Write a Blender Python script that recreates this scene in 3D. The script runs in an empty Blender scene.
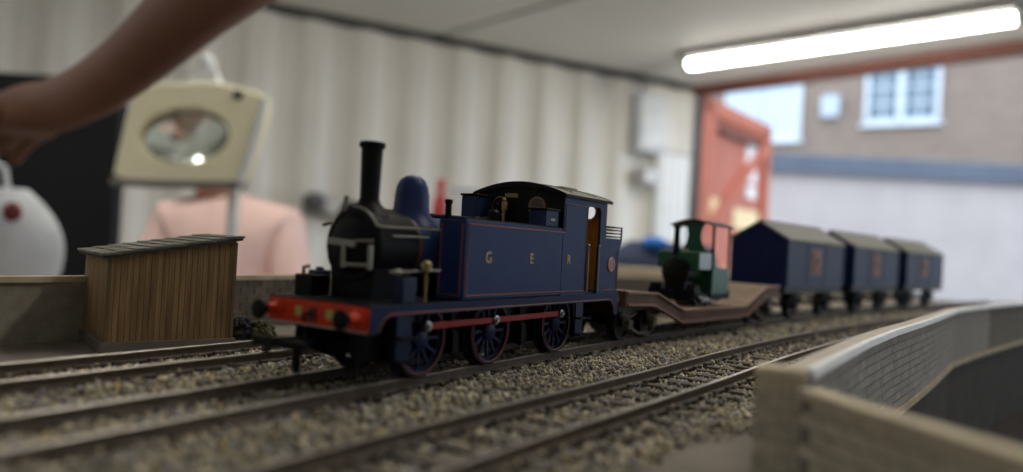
import bpy, bmesh, math, random
import numpy as np
from mathutils import Vector, Matrix

random.seed(7)
rng = np.random.default_rng(11)
SC = bpy.context.scene
COL = SC.collection
RAIL_Z = 1080.0          # height of the model rail top above the room floor (mm)
R = math.radians

# ------------------------------------------------------------------ camera, world, light, exposure
H = 29.2                 # lens height above the model rail (mm)
ROLL, PITCH = R(3.19), R(-.67)
cp, sp = math.cos(PITCH), math.sin(PITCH)
FW = Vector((0, cp, -sp)); U0 = Vector((0, sp, cp)); R0 = Vector((1, 0, 0))
RT = R0 * math.cos(ROLL) + U0 * math.sin(ROLL)
UP = -R0 * math.sin(ROLL) + U0 * math.cos(ROLL)
cd = bpy.data.cameras.new('camera')
cd.sensor_fit = 'HORIZONTAL'; cd.sensor_width = 36.0; cd.lens = 750.0 / 1023.0 * 36.0
cd.clip_start = .004; cd.clip_end = 200
cd.dof.use_dof = True; cd.dof.focus_distance = .205; cd.dof.aperture_fstop = cd.lens / 3.5
cam = bpy.data.objects.new('camera', cd); COL.objects.link(cam)
cam.matrix_world = Matrix(((RT.x, UP.x, -FW.x, 0), (RT.y, UP.y, -FW.y, 0), (RT.z, UP.z, -FW.z, (H + RAIL_Z) * .001), (0, 0, 0, 1)))
SC.camera = cam

wd = bpy.data.worlds.new('overcast_sky'); SC.world = wd; wd.use_nodes = True
bg = wd.node_tree.nodes['Background']
bg.inputs['Color'].default_value = (.72, .85, 1.0, 1); bg.inputs['Strength'].default_value = 3.0
TUBE_E = 25.0            # glow of the ceiling battens
SC.view_settings.view_transform = 'Standard'; SC.view_settings.look = 'None'
SC.view_settings.exposure = 0.15; SC.view_settings.gamma = 1.0; SC.view_settings.use_curve_mapping = False
SC.cycles.use_denoising = True
SC.cycles.max_bounces = 8; SC.cycles.caustics_reflective = False; SC.cycles.caustics_refractive = False
SC.cycles.sample_clamp_indirect = 6

# ------------------------------------------------------------------ materials
MATS = {}
def mat(name, col, rough=.6, metal=0., var=.12, scale=200., bump=0., emit=0., trans=0., spec=.5):
    if name in MATS: return MATS[name]
    m = bpy.data.materials.new(name); m.use_nodes = True
    nt = m.node_tree; b = nt.nodes['Principled BSDF']
    b.inputs['Roughness'].default_value = rough; b.inputs['Metallic'].default_value = metal
    b.inputs['Specular IOR Level'].default_value = spec
    c = (*col, 1)
    if var > 0 or bump > 0:
        tc = nt.nodes.new('ShaderNodeTexCoord'); nz = nt.nodes.new('ShaderNodeTexNoise')
        nz.inputs['Scale'].default_value = scale; nz.inputs['Detail'].default_value = 4
        nt.links.new(tc.outputs['Object'], nz.inputs['Vector'])
        rp = nt.nodes.new('ShaderNodeValToRGB')
        rp.color_ramp.elements[0].position = .3; rp.color_ramp.elements[1].position = .7
        rp.color_ramp.elements[0].color = tuple(max(0, x * (1 - var)) for x in col) + (1,)
        rp.color_ramp.elements[1].color = tuple(min(1, x * (1 + var)) for x in col) + (1,)
        nt.links.new(nz.outputs['Fac'], rp.inputs['Fac']); nt.links.new(rp.outputs['Color'], b.inputs['Base Color'])
        if bump > 0:
            bp = nt.nodes.new('ShaderNodeBump'); bp.inputs['Strength'].default_value = .6; bp.inputs['Distance'].default_value = bump * .001
            nt.links.new(nz.outputs['Fac'], bp.inputs['Height']); nt.links.new(bp.outputs['Normal'], b.inputs['Normal'])
    else:
        b.inputs['Base Color'].default_value = c
    if emit:
        b.inputs['Emission Color'].default_value = c; b.inputs['Emission Strength'].default_value = emit
    if trans:
        b.inputs['Transmission Weight'].default_value = trans
    MATS[name] = m
    return m

def streak(name, dark, light, scl, rough=.7):
    """wood: noise stretched along local z / x"""
    if name in MATS: return MATS[name]
    m = mat(name, light, rough, var=.01)
    nt = m.node_tree; nz = [n for n in nt.nodes if n.type == 'TEX_NOISE'][0]; rp = [n for n in nt.nodes if n.type == 'VALTORGB'][0]
    mp = nt.nodes.new('ShaderNodeMapping'); mp.inputs['Scale'].default_value = scl
    tc = [n for n in nt.nodes if n.type == 'TEX_COORD'][0]
    nt.links.new(tc.outputs['Object'], mp.inputs['Vector']); nt.links.new(mp.outputs['Vector'], nz.inputs['Vector'])
    nz.inputs['Scale'].default_value = 1; nz.inputs['Detail'].default_value = 6
    rp.color_ramp.elements[0].color = (*dark, 1); rp.color_ramp.elements[1].color = (*light, 1)
    return m

def per_piece(name, cols, rough=.85):
    """colour picked at random for each object (bricks, boards)"""
    if name in MATS: return MATS[name]
    m = mat(name, cols[0], rough, var=.01, scale=900)
    nt = m.node_tree; b = nt.nodes['Principled BSDF']
    oi = nt.nodes.new('ShaderNodeObjectInfo'); rp = nt.nodes.new('ShaderNodeValToRGB')
    rp.color_ramp.elements[0].color = (*cols[0], 1); rp.color_ramp.elements[1].color = (*cols[-1], 1)
    for i, c in enumerate(cols[1:-1]):
        e = rp.color_ramp.elements.new((i + 1) / (len(cols) - 1)); e.color = (*c, 1)
    nt.links.new(oi.outputs['Random'], rp.inputs['Fac'])
    nz = [n for n in nt.nodes if n.type == 'TEX_NOISE'][0]; nrp = [n for n in nt.nodes if n.type == 'VALTORGB' and n != rp][0]
    nrp.color_ramp.elements[0].color = (.75, .75, .75, 1); nrp.color_ramp.elements[1].color = (1.15, 1.15, 1.15, 1)
    mx = nt.nodes.new('ShaderNodeMix'); mx.data_type = 'RGBA'; mx.blend_type = 'MULTIPLY'; mx.inputs[0].default_value = 1
    nt.links.new(rp.outputs['Color'], mx.inputs[6]); nt.links.new(nrp.outputs['Color'], mx.inputs[7])
    nt.links.new(mx.outputs[2], b.inputs['Base Color'])
    return m

# ------------------------------------------------------------------ mesh builder (all lengths in mm)
class MB:
    def __init__(self): self.v = []; self.f = []
    def add(self, vs, fs):
        o = len(self.v); self.v += [tuple(p) for p in vs]; self.f += [tuple(i + o for i in q) for q in fs]; return self
    def box(self, x0, x1, y0, y1, z0, z1):
        return self.add([(x0,y0,z0),(x1,y0,z0),(x1,y1,z0),(x0,y1,z0),(x0,y0,z1),(x1,y0,z1),(x1,y1,z1),(x0,y1,z1)],
                        [(0,3,2,1),(4,5,6,7),(0,1,5,4),(1,2,6,5),(2,3,7,6),(3,0,4,7)])
    def bar(self, p, q, w, h, up=(0,0,1)):
        p, q = Vector(p), Vector(q); d = (q - p).normalized(); u = Vector(up)
        s = d.cross(u)
        if s.length < 1e-4: s = d.cross(Vector((1,0,0)))
        s.normalize(); u = s.cross(d)
        vs = []
        for c in (p, q):
            for a, b in ((-1,-1),(1,-1),(1,1),(-1,1)): vs.append(c + s * a * w / 2 + u * b * h / 2)
        return self.add(vs, [(3,2,1,0),(4,5,6,7),(0,1,5,4),(1,2,6,5),(2,3,7,6),(3,0,4,7)])
    def rings(self, rings, closed_caps=True):
        n = len(rings[0]); vs = [p for r in rings for p in r]; fs = []
        for k in range(len(rings) - 1):
            for i in range(n):
                j = (i + 1) % n; fs.append((k*n+i, k*n+j, (k+1)*n+j, (k+1)*n+i))
        if closed_caps:
            fs.append(tuple(range(n-1, -1, -1))); fs.append(tuple((len(rings)-1)*n + i for i in range(n)))
        return self.add(vs, fs)
    def tube(self, pts, r, n=8):
        pts = [Vector(p) for p in pts]; rs = r if isinstance(r, (list, tuple)) else [r] * len(pts); out = []; prev = None
        for i, p in enumerate(pts):
            d = (pts[min(i+1, len(pts)-1)] - pts[max(i-1, 0)]).normalized()
            if prev is None: s = d.orthogonal().normalized()
            else: s = (prev - d * prev.dot(d)).normalized()
            prev = s; t = d.cross(s)
            out.append([p + (s * math.cos(a) + t * math.sin(a)) * rs[i] for a in [2*math.pi*k/n for k in range(n)]])
        return self.rings(out)
    def cyl(self, p, q, r, r2=None, n=16): return self.tube([p, q], [r, r if r2 is None else r2], n)
    def lathe(self, prof, o=(0,0,0), axis='z', n=28):
        ax = {'x': (Vector((1,0,0)), Vector((0,1,0)), Vector((0,0,1))), 'y': (Vector((0,1,0)), Vector((0,0,1)), Vector((1,0,0))), 'z': (Vector((0,0,1)), Vector((1,0,0)), Vector((0,1,0)))}[axis]
        o = Vector(o)
        return self.rings([[o + ax[0]*h + (ax[1]*math.cos(a) + ax[2]*math.sin(a))*max(r, .01) for a in [2*math.pi*k/n for k in range(n)]] for r, h in prof])
    def prism(self, poly, axis, a0, a1):
        def P(u, w, a): return {'y': (u, a, w), 'x': (a, u, w), 'z': (u, w, a)}[axis]
        return self.rings([[P(u, w, a0) for u, w in poly], [P(u, w, a1) for u, w in poly]])
    def ball(self, c, rx, ry, rz, n=16, m=9):
        c = Vector(c); rg = []
        for i in range(m + 1):
            a = -math.pi/2 + math.pi*i/m; k = max(math.cos(a), .01)
            rg.append([c + Vector((rx*k*math.cos(b), ry*k*math.sin(b), rz*math.sin(a))) for b in [2*math.pi*j/n for j in range(n)]])
        return self.rings(rg)
    def torus(self, c, axis, Rr, r, n=28, m=6):
        pts = []
        for k in range(n):
            a = 2*math.pi*k/n; u, w = math.cos(a), math.sin(a)
            d = {'y': Vector((u,0,w)), 'x': Vector((0,u,w)), 'z': Vector((u,w,0))}[axis]; x = {'y': Vector((0,1,0)), 'x': Vector((1,0,0)), 'z': Vector((0,0,1))}[axis]
            pts.append([Vector(c) + d*(Rr + r*math.cos(b)) + x*r*math.sin(b) for b in [2*math.pi*j/m for j in range(m)]])
        vs = [p for q in pts for p in q]; fs = []
        for k in range(n):
            for j in range(m):
                a, b = k*m+j, k*m+(j+1)%m; c2, d2 = ((k+1)%n)*m+(j+1)%m, ((k+1)%n)*m+j; fs.append((a,b,c2,d2))
        return self.add(vs, fs)
    def mesh(self, name, smooth=True):
        me = bpy.data.meshes.new(name)
        me.from_pydata([(x*.001, y*.001, z*.001) for x, y, z in self.v], [], self.f)
        bm = bmesh.new(); bm.from_mesh(me); bmesh.ops.recalc_face_normals(bm, faces=bm.faces); bm.to_mesh(me); bm.free()
        if smooth: me.shade_smooth(); me.set_sharp_from_angle(angle=R(38))
        return me
    def build(self, name, m, parent=None, smooth=True, bevel=0, label=None, loc=None):
        me = self.mesh(name, smooth); me.materials.append(m)
        o = bpy.data.objects.new(name, me); COL.objects.link(o); o.parent = parent
        if bevel:
            b = o.modifiers.new('edge', 'BEVEL'); b.width = bevel*.001; b.segments = 2; b.limit_method = 'ANGLE'; b.angle_limit = R(40)
        if label: o['label'] = label
        if loc is not None: o.location = LV(*loc) if parent is None else Vector(loc)*.001
        return o

def LV(x, y, z): return Vector((x*.001, y*.001, (z + RAIL_Z)*.001))     # layout mm -> world metres
def tag(o, label=None, cat=None, group=None, kind=None):
    for k, v in (('label', label), ('category', cat), ('group', group), ('kind', kind)):
        if v: o[k] = v
    return o
def thing(name, label, cat, loc, heading=90., group=None, kind=None):
    """Empty at a thing's base; local +x points along the heading (degrees clockwise from world +Y)"""
    o = bpy.data.objects.new(name, None); COL.objects.link(o); o.empty_display_size = .01
    o.location = LV(*loc); o.rotation_euler = (0, 0, R(90 - heading))
    return tag(o, label, cat, group, kind)
def dup(root, loc=None, heading=None, label=None):
    r = root.copy(); COL.objects.link(r)
    if loc is not None: r.location = LV(*loc)
    if heading is not None: r.rotation_euler = (0, 0, R(90 - heading))
    if label: r['label'] = label
    for ch in list(root.children):
        c = ch.copy(); COL.objects.link(c); c.parent = r
        for g in ch.children:
            d = g.copy(); COL.objects.link(d); d.parent = c
    return r
def piece(name, me, parent, loc, rotz=0., roty=0., kind=None):
    o = bpy.data.objects.new(name, me); COL.objects.link(o); o.parent = parent
    o.location = Vector(loc)*.001; o.rotation_euler = (0, roty, rotz)
    return o
def text_mesh(body, size, m, name, parent, loc, rot, depth=.04):
    cu = bpy.data.curves.new(name, 'FONT'); cu.body = body; cu.size = size*.001; cu.extrude = depth*.001
    cu.align_x = 'CENTER'; cu.align_y = 'CENTER'; cu.resolution_u = 3
    tmp = bpy.data.objects.new('tmp', cu); COL.objects.link(tmp)
    me = bpy.data.meshes.new_from_object(tmp.evaluated_get(bpy.context.evaluated_depsgraph_get()))
    bpy.data.objects.remove(tmp)
    me.materials.clear(); me.materials.append(m)
    o = bpy.data.objects.new(name, me); COL.objects.link(o); o.parent = parent
    o.location = Vector(loc)*.001; o.rotation_euler = rot
    return o

# palette
BLUE = mat('locomotive_blue', (.018, .036, .115), .48, var=.08, spec=.12)
DBLUE = mat('deep_blue', (.010, .018, .085), .5, var=.08, spec=.12)
BLACK = mat('matt_black', (.005, .005, .006), .55, var=.1, spec=.12)
SOOT = mat('smokebox_black', (.006, .006, .007), .55, var=.15, spec=.10)
ROOFK = mat('cab_roof_khaki', (.20, .185, .135), .6, var=.1)
RED = mat('beam_red', (.62, .045, .015), .5, var=.12, spec=.2)
RODRED = mat('rod_red', (.42, .035, .030), .45, var=.1, spec=.2)
LINING = mat('lining_red', (.26, .06, .035), .5, var=.05)
GOLD = mat('gold_lettering', (.62, .38, .13), .45, var=.05)
BRASS = mat('brass', (.26, .19, .08), .45, .7, var=.1)
STEEL = mat('dull_steel', (.28, .27, .25), .35, .9, var=.1)
PALE = mat('pale_grey_metal', (.30, .29, .25), .45, .3, var=.1)
ORANGE = mat('cab_interior_ochre', (.85, .31, .04), .6, var=.1)
GREEN = mat('engine_green', (.010, .080, .042), .38, var=.08, spec=.3)
WBROWN = mat('wagon_brown', (.135, .068, .042), .6, var=.18, spec=.2)
WDECK = mat('wagon_deck_brown', (.21, .135, .08), .7, var=.18)
VANBLUE = mat('van_blue', (.026, .042, .105), .55, var=.12, spec=.25)
VANROOF = mat('van_roof_grey', (.22, .215, .195), .6, var=.08)
RUST = mat('rail_rust', (.10, .074, .057), .6, var=.25, scale=400)
RAILTOP = mat('rail_head_steel', (.40, .37, .33), .34, .85, var=.15, scale=300)
SLEEPER = mat('sleeper_brown', (.075, .060, .046), .8, var=.3, scale=600)

# ------------------------------------------------------------------ the line of the tracks
T0 = 111.65; TH0 = 32.7
def heading(s):
    if s < 170: return TH0
    if s < 460: return TH0 + (s - 170)/290*10.0
    return min(46., 42.7 + (s - 460)*.012)
_D = (math.sin(R(TH0)), math.cos(R(TH0))); _N = (-_D[1], _D[0])
def W(s, t): return (_D[0]*s + _N[0]*t, _D[1]*s + _N[1]*t)
PATH = {170: W(170, T0)}
for i in range(170, 960):
    a = R(heading(i + .5)); p = PATH[i]; PATH[i+1] = (p[0] + math.sin(a), p[1] + math.cos(a))
for i in range(170, -320, -1):
    p = PATH[i]; PATH[i-1] = (p[0] - _D[0], p[1] - _D[1])
def path(s, off=0.):
    i = int(math.floor(s)); f = s - i; p, q = PATH[i], PATH[i+1]
    a = R(heading(s)); return (p[0]+(q[0]-p[0])*f - math.cos(a)*off, p[1]+(q[1]-p[1])*f + math.sin(a)*off)
def sm(x, a, b): x = min(1, max(0, (x-a)/(b-a))); return x*x*(3-2*x)
OFF_MAIN = lambda s: 0.
OFF_NEAR = lambda s: -45. - 5.*sm(s, 70, 200)
OFF_FAR = lambda s: 44.4

# ================================================================== ROOM
CEIL = H + 1120.
WALLW = mat('white_painted_steel', (.80, .77, .71), .5, var=.05, scale=2.5)
WDIR = Vector((math.sin(R(61.7)), math.cos(R(61.7)), 0)); WNRM = Vector((WDIR.y, -WDIR.x, 0))     # along the wall / into the room
CORNER = Vector((1190, 5000, 0))
fl = MB().box(-5400, 6000, -3000, 7500, -RAIL_Z-60, -RAIL_Z).build('floor', mat('plywood_floor', (.26, .22, .17), .7, var=.2, scale=3), loc=(0,0,0)); tag(fl, kind='structure')
# corrugated back wall
pts = []; k = 0.
while k < 5200:
    for a, dpt in ((0, 0), (72, 0), (140, 38), (210, 38), (278, 0)):
        pts.append((k + a, dpt))
    k += 278
poly = []
for u, d in pts:
    p = CORNER - WDIR*u - WNRM*d; poly.append((p.x, p.y))
back = [(CORNER - WDIR*pts[-1][0] - WNRM*60), (CORNER - WNRM*60)]
mb = MB(); n = len(poly); vs = [(x, y, -RAIL_Z) for x, y in poly] + [(x, y, CEIL) for x, y in poly]
mb.add(vs, [(i, i+1, n+i+1, n+i) for i in range(n-1)])
wb = mb.build('wall_back', WALLW, smooth=False, loc=(0,0,0)); tag(wb, kind='structure')
so = wb.modifiers.new('sheet', 'SOLIDIFY'); so.thickness = .004; so.offset = 0
# left end wall of the container
CDIR_ = Vector((math.sin(R(138.)), math.cos(R(138.)), 0))
LE = CORNER - WDIR*pts[-1][0]
mb = MB(); mb.bar(LE + Vector((0,0,0)), LE + CDIR_*5400, 40, 10)
q0, q1 = LE, LE + CDIR_*5400
mb = MB().add([(q0.x,q0.y,-RAIL_Z),(q1.x,q1.y,-RAIL_Z),(q1.x,q1.y,CEIL),(q0.x,q0.y,CEIL)], [(0,1,2,3)])
wl = mb.build('wall_left', WALLW, loc=(0,0,0)); tag(wl, kind='structure'); so = wl.modifiers.new('sheet', 'SOLIDIFY'); so.thickness = .03
# long wall behind the camera
q0, q1 = LE + CDIR_*5400, CORNER + CDIR_*5400 - WDIR*300
wf = MB().add([(q0.x,q0.y,-RAIL_Z),(q1.x,q1.y,-RAIL_Z),(q1.x,q1.y,CEIL),(q0.x,q0.y,CEIL)], [(0,1,2,3)]).build('wall_front', WALLW, loc=(0,0,0)); tag(wf, kind='structure'); so = wf.modifiers.new('sheet', 'SOLIDIFY'); so.thickness = .03
# ceiling with panels, dark seams
CDIR = Vector((math.sin(R(138.)), math.cos(R(138.)), 0))
cl = bpy.data.objects.new('ceiling', None); COL.objects.link(cl); cl.location = LV(0,0,0); tag(cl, kind='structure')
CEILM = mat('ceiling_white_board', (.80, .80, .78), .6, var=.03, scale=2)
SEAM = mat('dark_seam', (.04, .038, .036), .6, var=.1, scale=4)
seam_at = [0, 640, 1886, 3130, 4380, 5200]
slab = MB(); e = 0
def cpt(u, w, z): p = CORNER - WDIR*u + CDIR*w; return (p.x, p.y, z)
slab.add([cpt(-30,-40,CEIL+20), cpt(5200,-40,CEIL+20), cpt(5200,5400,CEIL+20), cpt(-30,5400,CEIL+20), cpt(-30,-40,CEIL+60), cpt(5200,-40,CEIL+60), cpt(5200,5400,CEIL+60), cpt(-30,5400,CEIL+60)],
         [(0,3,2,1),(4,5,6,7),(0,1,5,4),(1,2,6,5),(2,3,7,6),(3,0,4,7)])
slab.build('roof_slab', SEAM, cl, smooth=False)
for a, b in zip(seam_at, seam_at[1:]):
    m_ = MB(); A, B, g = a + 22, b - 22, 30
    m_.add([cpt(A,g,CEIL), cpt(B,g,CEIL), cpt(B,5380,CEIL), cpt(A,5380,CEIL), cpt(A,g,CEIL+22), cpt(B,g,CEIL+22), cpt(B,5380,CEIL+22), cpt(A,5380,CEIL+22)],
           [(0,3,2,1),(4,5,6,7),(0,1,5,4),(1,2,6,5),(2,3,7,6),(3,0,4,7)]); m_.build('ceiling_panel', CEILM, cl, smooth=False)
p, q = CORNER, CORNER - WDIR*5200
t_ = MB().bar((p.x, p.y, CEIL-14), (q.x, q.y, CEIL-16), 34, 40).build('trim_1', SEAM, loc=(0,0,0)); tag(t_, kind='structure')
# end frame: rust-red lintel, corner post
REDST = mat('red_oxide_steel', (.33, .075, .04), .55, var=.12, scale=6)
p, q = CORNER + CDIR*(-30), CORNER + CDIR*5400
t_ = MB().bar((p.x, p.y, CEIL-25), (q.x, q.y, CEIL-25), 90, 66).build('trim_2', mat('lintel_rust_red', (.15, .045, .03), .6, var=.15, scale=6), loc=(0,0,0)); tag(t_, kind='structure')
p = CORNER + CDIR*18
t_ = MB().box(p.x-22, p.x+22, p.y-22, p.y+22, -RAIL_Z, CEIL-58).build('trim_3', mat('door_gasket_dark', (.05, .06, .08), .5, var=.1, scale=5), loc=(0,0,0)); tag(t_, kind='structure')

# open steel door leaf
dr = thing('door_1', None, None, (1262, 5190, -RAIL_Z), 37., kind='structure')
DH = RAIL_Z + 1125
m_ = MB().box(0, 1340, -25, 25, 20, DH); m_.build('door_leaf', mat('door_salmon', (.43, .13, .085), .55, var=.1, scale=5), dr)
m_ = MB()
for (x0, x1, z0, z1) in ((0, 110, 20, DH), (1230, 1340, 20, DH), (0, 1340, DH-110, DH), (0, 1340, 20, 130)): m_.box(x0, x1, -60, -25, z0, z1)
m_.build('door_frame', mat('door_frame_red', (.45, .12, .065), .5, var=.1, scale=5), dr)
MB().bar((120, -45, DH-900), (1220, -45, DH-180), 40, 90, up=(0,0,1)).build('door_brace', mat('door_frame_red', (0,0,0)), dr)
MB().bar((250, -50, DH-190), (1080, -50, DH-190), 40, 36).build('lock_bar', mat('dark_rust', (.12, .04, .03), .6, scale=8), dr)
PAPER = mat('notice_white', (.82, .84, .86), .6, var=.05, scale=10)
MB().box(860, 1090, -34, -26, DH-500, DH-180).build('notice', PAPER, dr)
MB().box(900, 1090, -34, -26, DH-620, DH-530).build('notice', PAPER, dr)
CREAML = mat('notice_cream', (.80, .62, .35), .6, var=.05, scale=10)
MB().box(640, 1180, -34, -26, DH-880, DH-720).build('sticker', CREAML, dr)
MB().box(120, 320, -34, -26, DH-800, DH-680).build('sticker', CREAML, dr)

# fluorescent battens on the ceiling (one in view, two unseen ones added to light the room)
TUBE = mat('tube_glow', (1., .955, .85), .4, var=0, emit=TUBE_E)
def batten(p0, dd, label):
    fx = thing('batten_light', label, 'ceiling light', (p0.x, p0.y, CEIL), 0., 'fluorescent battens along the ceiling')
    fx.rotation_euler = (0,0,math.atan2(dd.y, dd.x)); L_ = 1560
    MB().box(-20, L_+20, -120, 42, -26, 0).build('housing', mat('batten_grey', (.13,.13,.125), .6, scale=8), fx)
    prof = [(-28, -28), (-31, -44), (-25, -60), (0, -68), (25, -60), (31, -44), (28, -28)]
    MB().prism(prof, 'x', 0, L_).build('diffuser', TUBE, fx)
    for x in (-20, L_): MB().prism([(a*1.06, b*1.03) for a, b in prof], 'x', x, x+20).build('end_cap', mat('batten_grey', (0,0,0)), fx)
p0 = Vector((1003*.955, 4445*.955, 0)); dd = Vector((1936-1003, 3550-4445, 0)).normalized()
batten(p0, dd, 'long fluorescent batten light on the white ceiling near the opening')
batten(Vector((-100, 1250, 0)), dd, 'unseen batten light added above the tracks to brighten the layout')
batten(CORNER - WDIR*3900 + CDIR*1300, dd, 'unseen batten light added furthest from the opening to brighten the room')

# meter box, conduit, white sheet by the door
bx = thing('meter_box', 'grey white electrical box with conduit on the corrugated wall near the door', 'electrical box', (0,0,0), 61.7)
pw = CORNER - WDIR*440 + WNRM*50; bx.location = LV(pw.x, pw.y, 700)
MB().box(-110, 110, -50, 50, -40, 330).build('case', mat('box_grey', (.62,.65,.68), .5, scale=6), bx, bevel=8)
MB().box(-90, 90, -58, -50, 0, 300).build('cover', mat('box_white', (.74,.76,.78), .4, scale=6), bx)
MB().tube([(-60,0,330),(-60,0,CEIL-705),(-60,30,CEIL-702)], 12).build('conduit', mat('conduit_grey', (.2,.2,.2), .5, scale=6), bx)
pw = CORNER - WDIR*205 + WNRM*35
st_ = thing('white_sheet', 'plain white hanging sheet on the wall beside the red door', 'sheet', (pw.x, pw.y, -500), 61.7)
m_ = MB(); n = 25
fr = [(-135 + 270*i/(n-1), 10*math.sin(i*1.15) ) for i in range(n)]
m_.rings([[ (x, y-4, 0) for x, y in fr] + [(x, y, 0) for x, y in reversed(fr)], [(x, y-4, 1180) for x, y in fr] + [(x, y, 1180) for x, y in reversed(fr)]]).build('cloth', mat('sheet_white', (.92,.94,.96), .8, var=.03, scale=5), st_)
MB().cyl((-150,0,1183), (150,0,1183), 7).build('rail', STEEL, st_)
sp_ = thing('socket_box', 'small pale wall box low on the corrugated wall beside the meter box', 'electrical box', (0,0,0), 61.7)
pw = CORNER - WDIR*425 + WNRM*45; sp_.location = LV(pw.x, pw.y, 455)
MB().box(-70, 70, -40, 40, 0, 110).build('case', mat('box_pinkgrey', (.48,.46,.47), .5, scale=6), sp_, bevel=6)
MB().box(-45, 45, -46, -40, 25, 85).build('face_plate', mat('box_white', (0,0,0)), sp_)

# ================================================================== OUTSIDE
gd = MB().box(-6000, 40000, 7500, 40000, -RAIL_Z-80, -RAIL_Z-10)
gd.box(6000, 40000, -20000, 7500, -RAIL_Z-80, -RAIL_Z-10)
gd = gd.build('ground_yard', mat('yard_tarmac', (.16, .16, .17), .8, var=.15, scale=1.5), loc=(0,0,0)); tag(gd, kind='structure')
hs = thing('brick_house', 'brown brick house with white framed windows behind the low garage', 'building', (6463.3, 14000, -RAIL_Z-10), 124.)
def brickmat():
    m = bpy.data.materials.new('house_brick'); m.use_nodes = True; nt = m.node_tree; b = nt.nodes['Principled BSDF']; b.inputs['Roughness'].default_value = .9
    tc = nt.nodes.new('ShaderNodeTexCoord'); mp = nt.nodes.new('ShaderNodeMapping'); mp.inputs['Rotation'].default_value = (R(90), 0, 0)
    bt = nt.nodes.new('ShaderNodeTexBrick'); bt.inputs['Scale'].default_value = 1.0; bt.inputs['Brick Width'].default_value = .225; bt.inputs['Row Height'].default_value = .075; bt.inputs['Mortar Size'].default_value = .008
    bt.inputs['Color1'].default_value = (.24, .17, .125, 1); bt.inputs['Color2'].default_value = (.20, .13, .10, 1); bt.inputs['Mortar'].default_value = (.30, .27, .23, 1)
    nt.links.new(tc.outputs['Object'], mp.inputs['Vector']); nt.links.new(mp.outputs['Vector'], bt.inputs['Vector']); nt.links.new(bt.outputs['Color'], b.inputs['Base Color'])
    return m
zb = RAIL_Z + 10
MB().box(-9000, 9000, 0, 7000, 0, 6300).build('wall', brickmat(), hs, smooth=False)
MB().prism([(-300, 6200), (3500, 9200), (7300, 6200), (7300, 6320), (3500, 9360), (-300, 6320)], 'x', -9300, 9300).build('roof', mat('house_roof_tile', (.12,.07,.06), .8, var=.2, scale=2), hs, smooth=False)
UPVC = mat('white_window_frame', (.62, .66, .70), .4, var=.02, scale=3); GLASS = mat('dark_window_glass', (.13, .18, .22), .08, var=.1, scale=2); BLIND = mat('white_blind', (.52, .59, .66), .7, var=.04, scale=3)
def window(x0, x1, z0, z1, blind, mull):
    w = MB(); t = 75
    for a, b, c, d in ((x0, x1, z0, z0+t), (x0, x1, z1-t, z1), (x0, x0+t, z0, z1), (x1-t, x1, z0, z1)): w.box(a, b, -60, 20, c, d)
    for xm in mull: w.box(xm-55, xm+55, -60, 20, z0, z1)
    w.box(x0-60, x1+60, -110, 0, z0-60, z0)
    f = w.build('window', UPVC, hs, smooth=False)
    xs = [x0+t] + [v for xm in mull for v in (xm-55, xm+55)] + [x1-t]
    for a, b in zip(xs[::2], xs[1::2]):
        for i in range(2):
            for j in range(3 if not blind else 1):
                nz = 3 if not blind else 1; wx = (b-a)/2; hz = (z1-z0-2*t)/nz
                MB().box(a+i*wx+9, a+(i+1)*wx-9, -30, -20, z0+t+j*hz+9, z0+t+(j+1)*hz-9).build('pane', BLIND if blind else GLASS, f, smooth=False)
        if not blind:
            m_ = MB().box((a+b)/2-11, (a+b)/2+11, -36, -16, z0+t, z1-t)
            for j in (1, 2): m_.box(a, b, -36, -16, z0+t+j*(z1-z0-2*t)/3-11, z0+t+j*(z1-z0-2*t)/3+11)
            m_.build('glazing_bar', UPVC, f, smooth=False)
window(-2635, -1125, 2390+zb, 3545+zb, True, [])
window(0, 1240, 2640+zb, 3680+zb, False, [610])
window(3300, 4540, 2640+zb, 3680+zb, False, [3920])
m_ = MB().box(-746, -421, -160, 10, 2785+zb, 3205+zb); m_.build('vent_box', mat('vent_box_white', (.46,.51,.58), .5, var=.03, scale=4), hs, bevel=20)
gr = thing('low_garage', 'low pale rendered garage with grey blue roof fascia in front of the house', 'building', (3070.4, 9000, -RAIL_Z-10), 93.)
MB().box(-700, 6500, 0, 3000, 0, 1075+zb).build('wall', mat('pale_render', (.43, .375, .36), .9, var=.06, scale=3), gr, smooth=False)
MB().box(-760, 6560, -90, 3050, 1075+zb, 1282+zb).build('fascia', mat('fascia_blue_grey', (.085, .10, .135), .6, var=.1, scale=4), gr, smooth=False)
MB().box(-740, 6540, -60, 3030, 1282+zb, 1300+zb).build('roof', mat('felt_grey', (.22,.23,.25), .8, var=.1, scale=4), gr, smooth=False)

# ================================================================== THINGS IN THE ROOM BEHIND THE LAYOUT
# side table with beige top, folded blue cloth, red bottle, white carton
tb = thing('side_table', 'beige topped side table behind the blue engine and flat wagon', 'table', (40, 1350, -RAIL_Z), 90.)
TZ = RAIL_Z + 6
MB().box(-215, 420, -330, 330, TZ-26, TZ).build('table_top', mat('beige_top', (.40, .33, .23), .6, var=.08, scale=12), tb, bevel=3)
for sx in (-1, 1):
    for sy in (-1, 1): MB().bar((100+sx*290, sy*300, 0), (100+sx*290, sy*300, TZ-26), 34, 34).build('leg', mat('table_leg_grey', (.2,.2,.2), .5, scale=8), tb)
MB().box(-190, 390, -310, -295, TZ-90, TZ-26).build('apron', mat('table_apron', (.16,.13,.09), .6, scale=9), tb)
cb = thing('folded_cloth', 'dark blue folded cloth with bright blue patch on the side table', 'cloth', (222, 1180, 6), 90.)
m_ = MB(); rg = []
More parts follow.
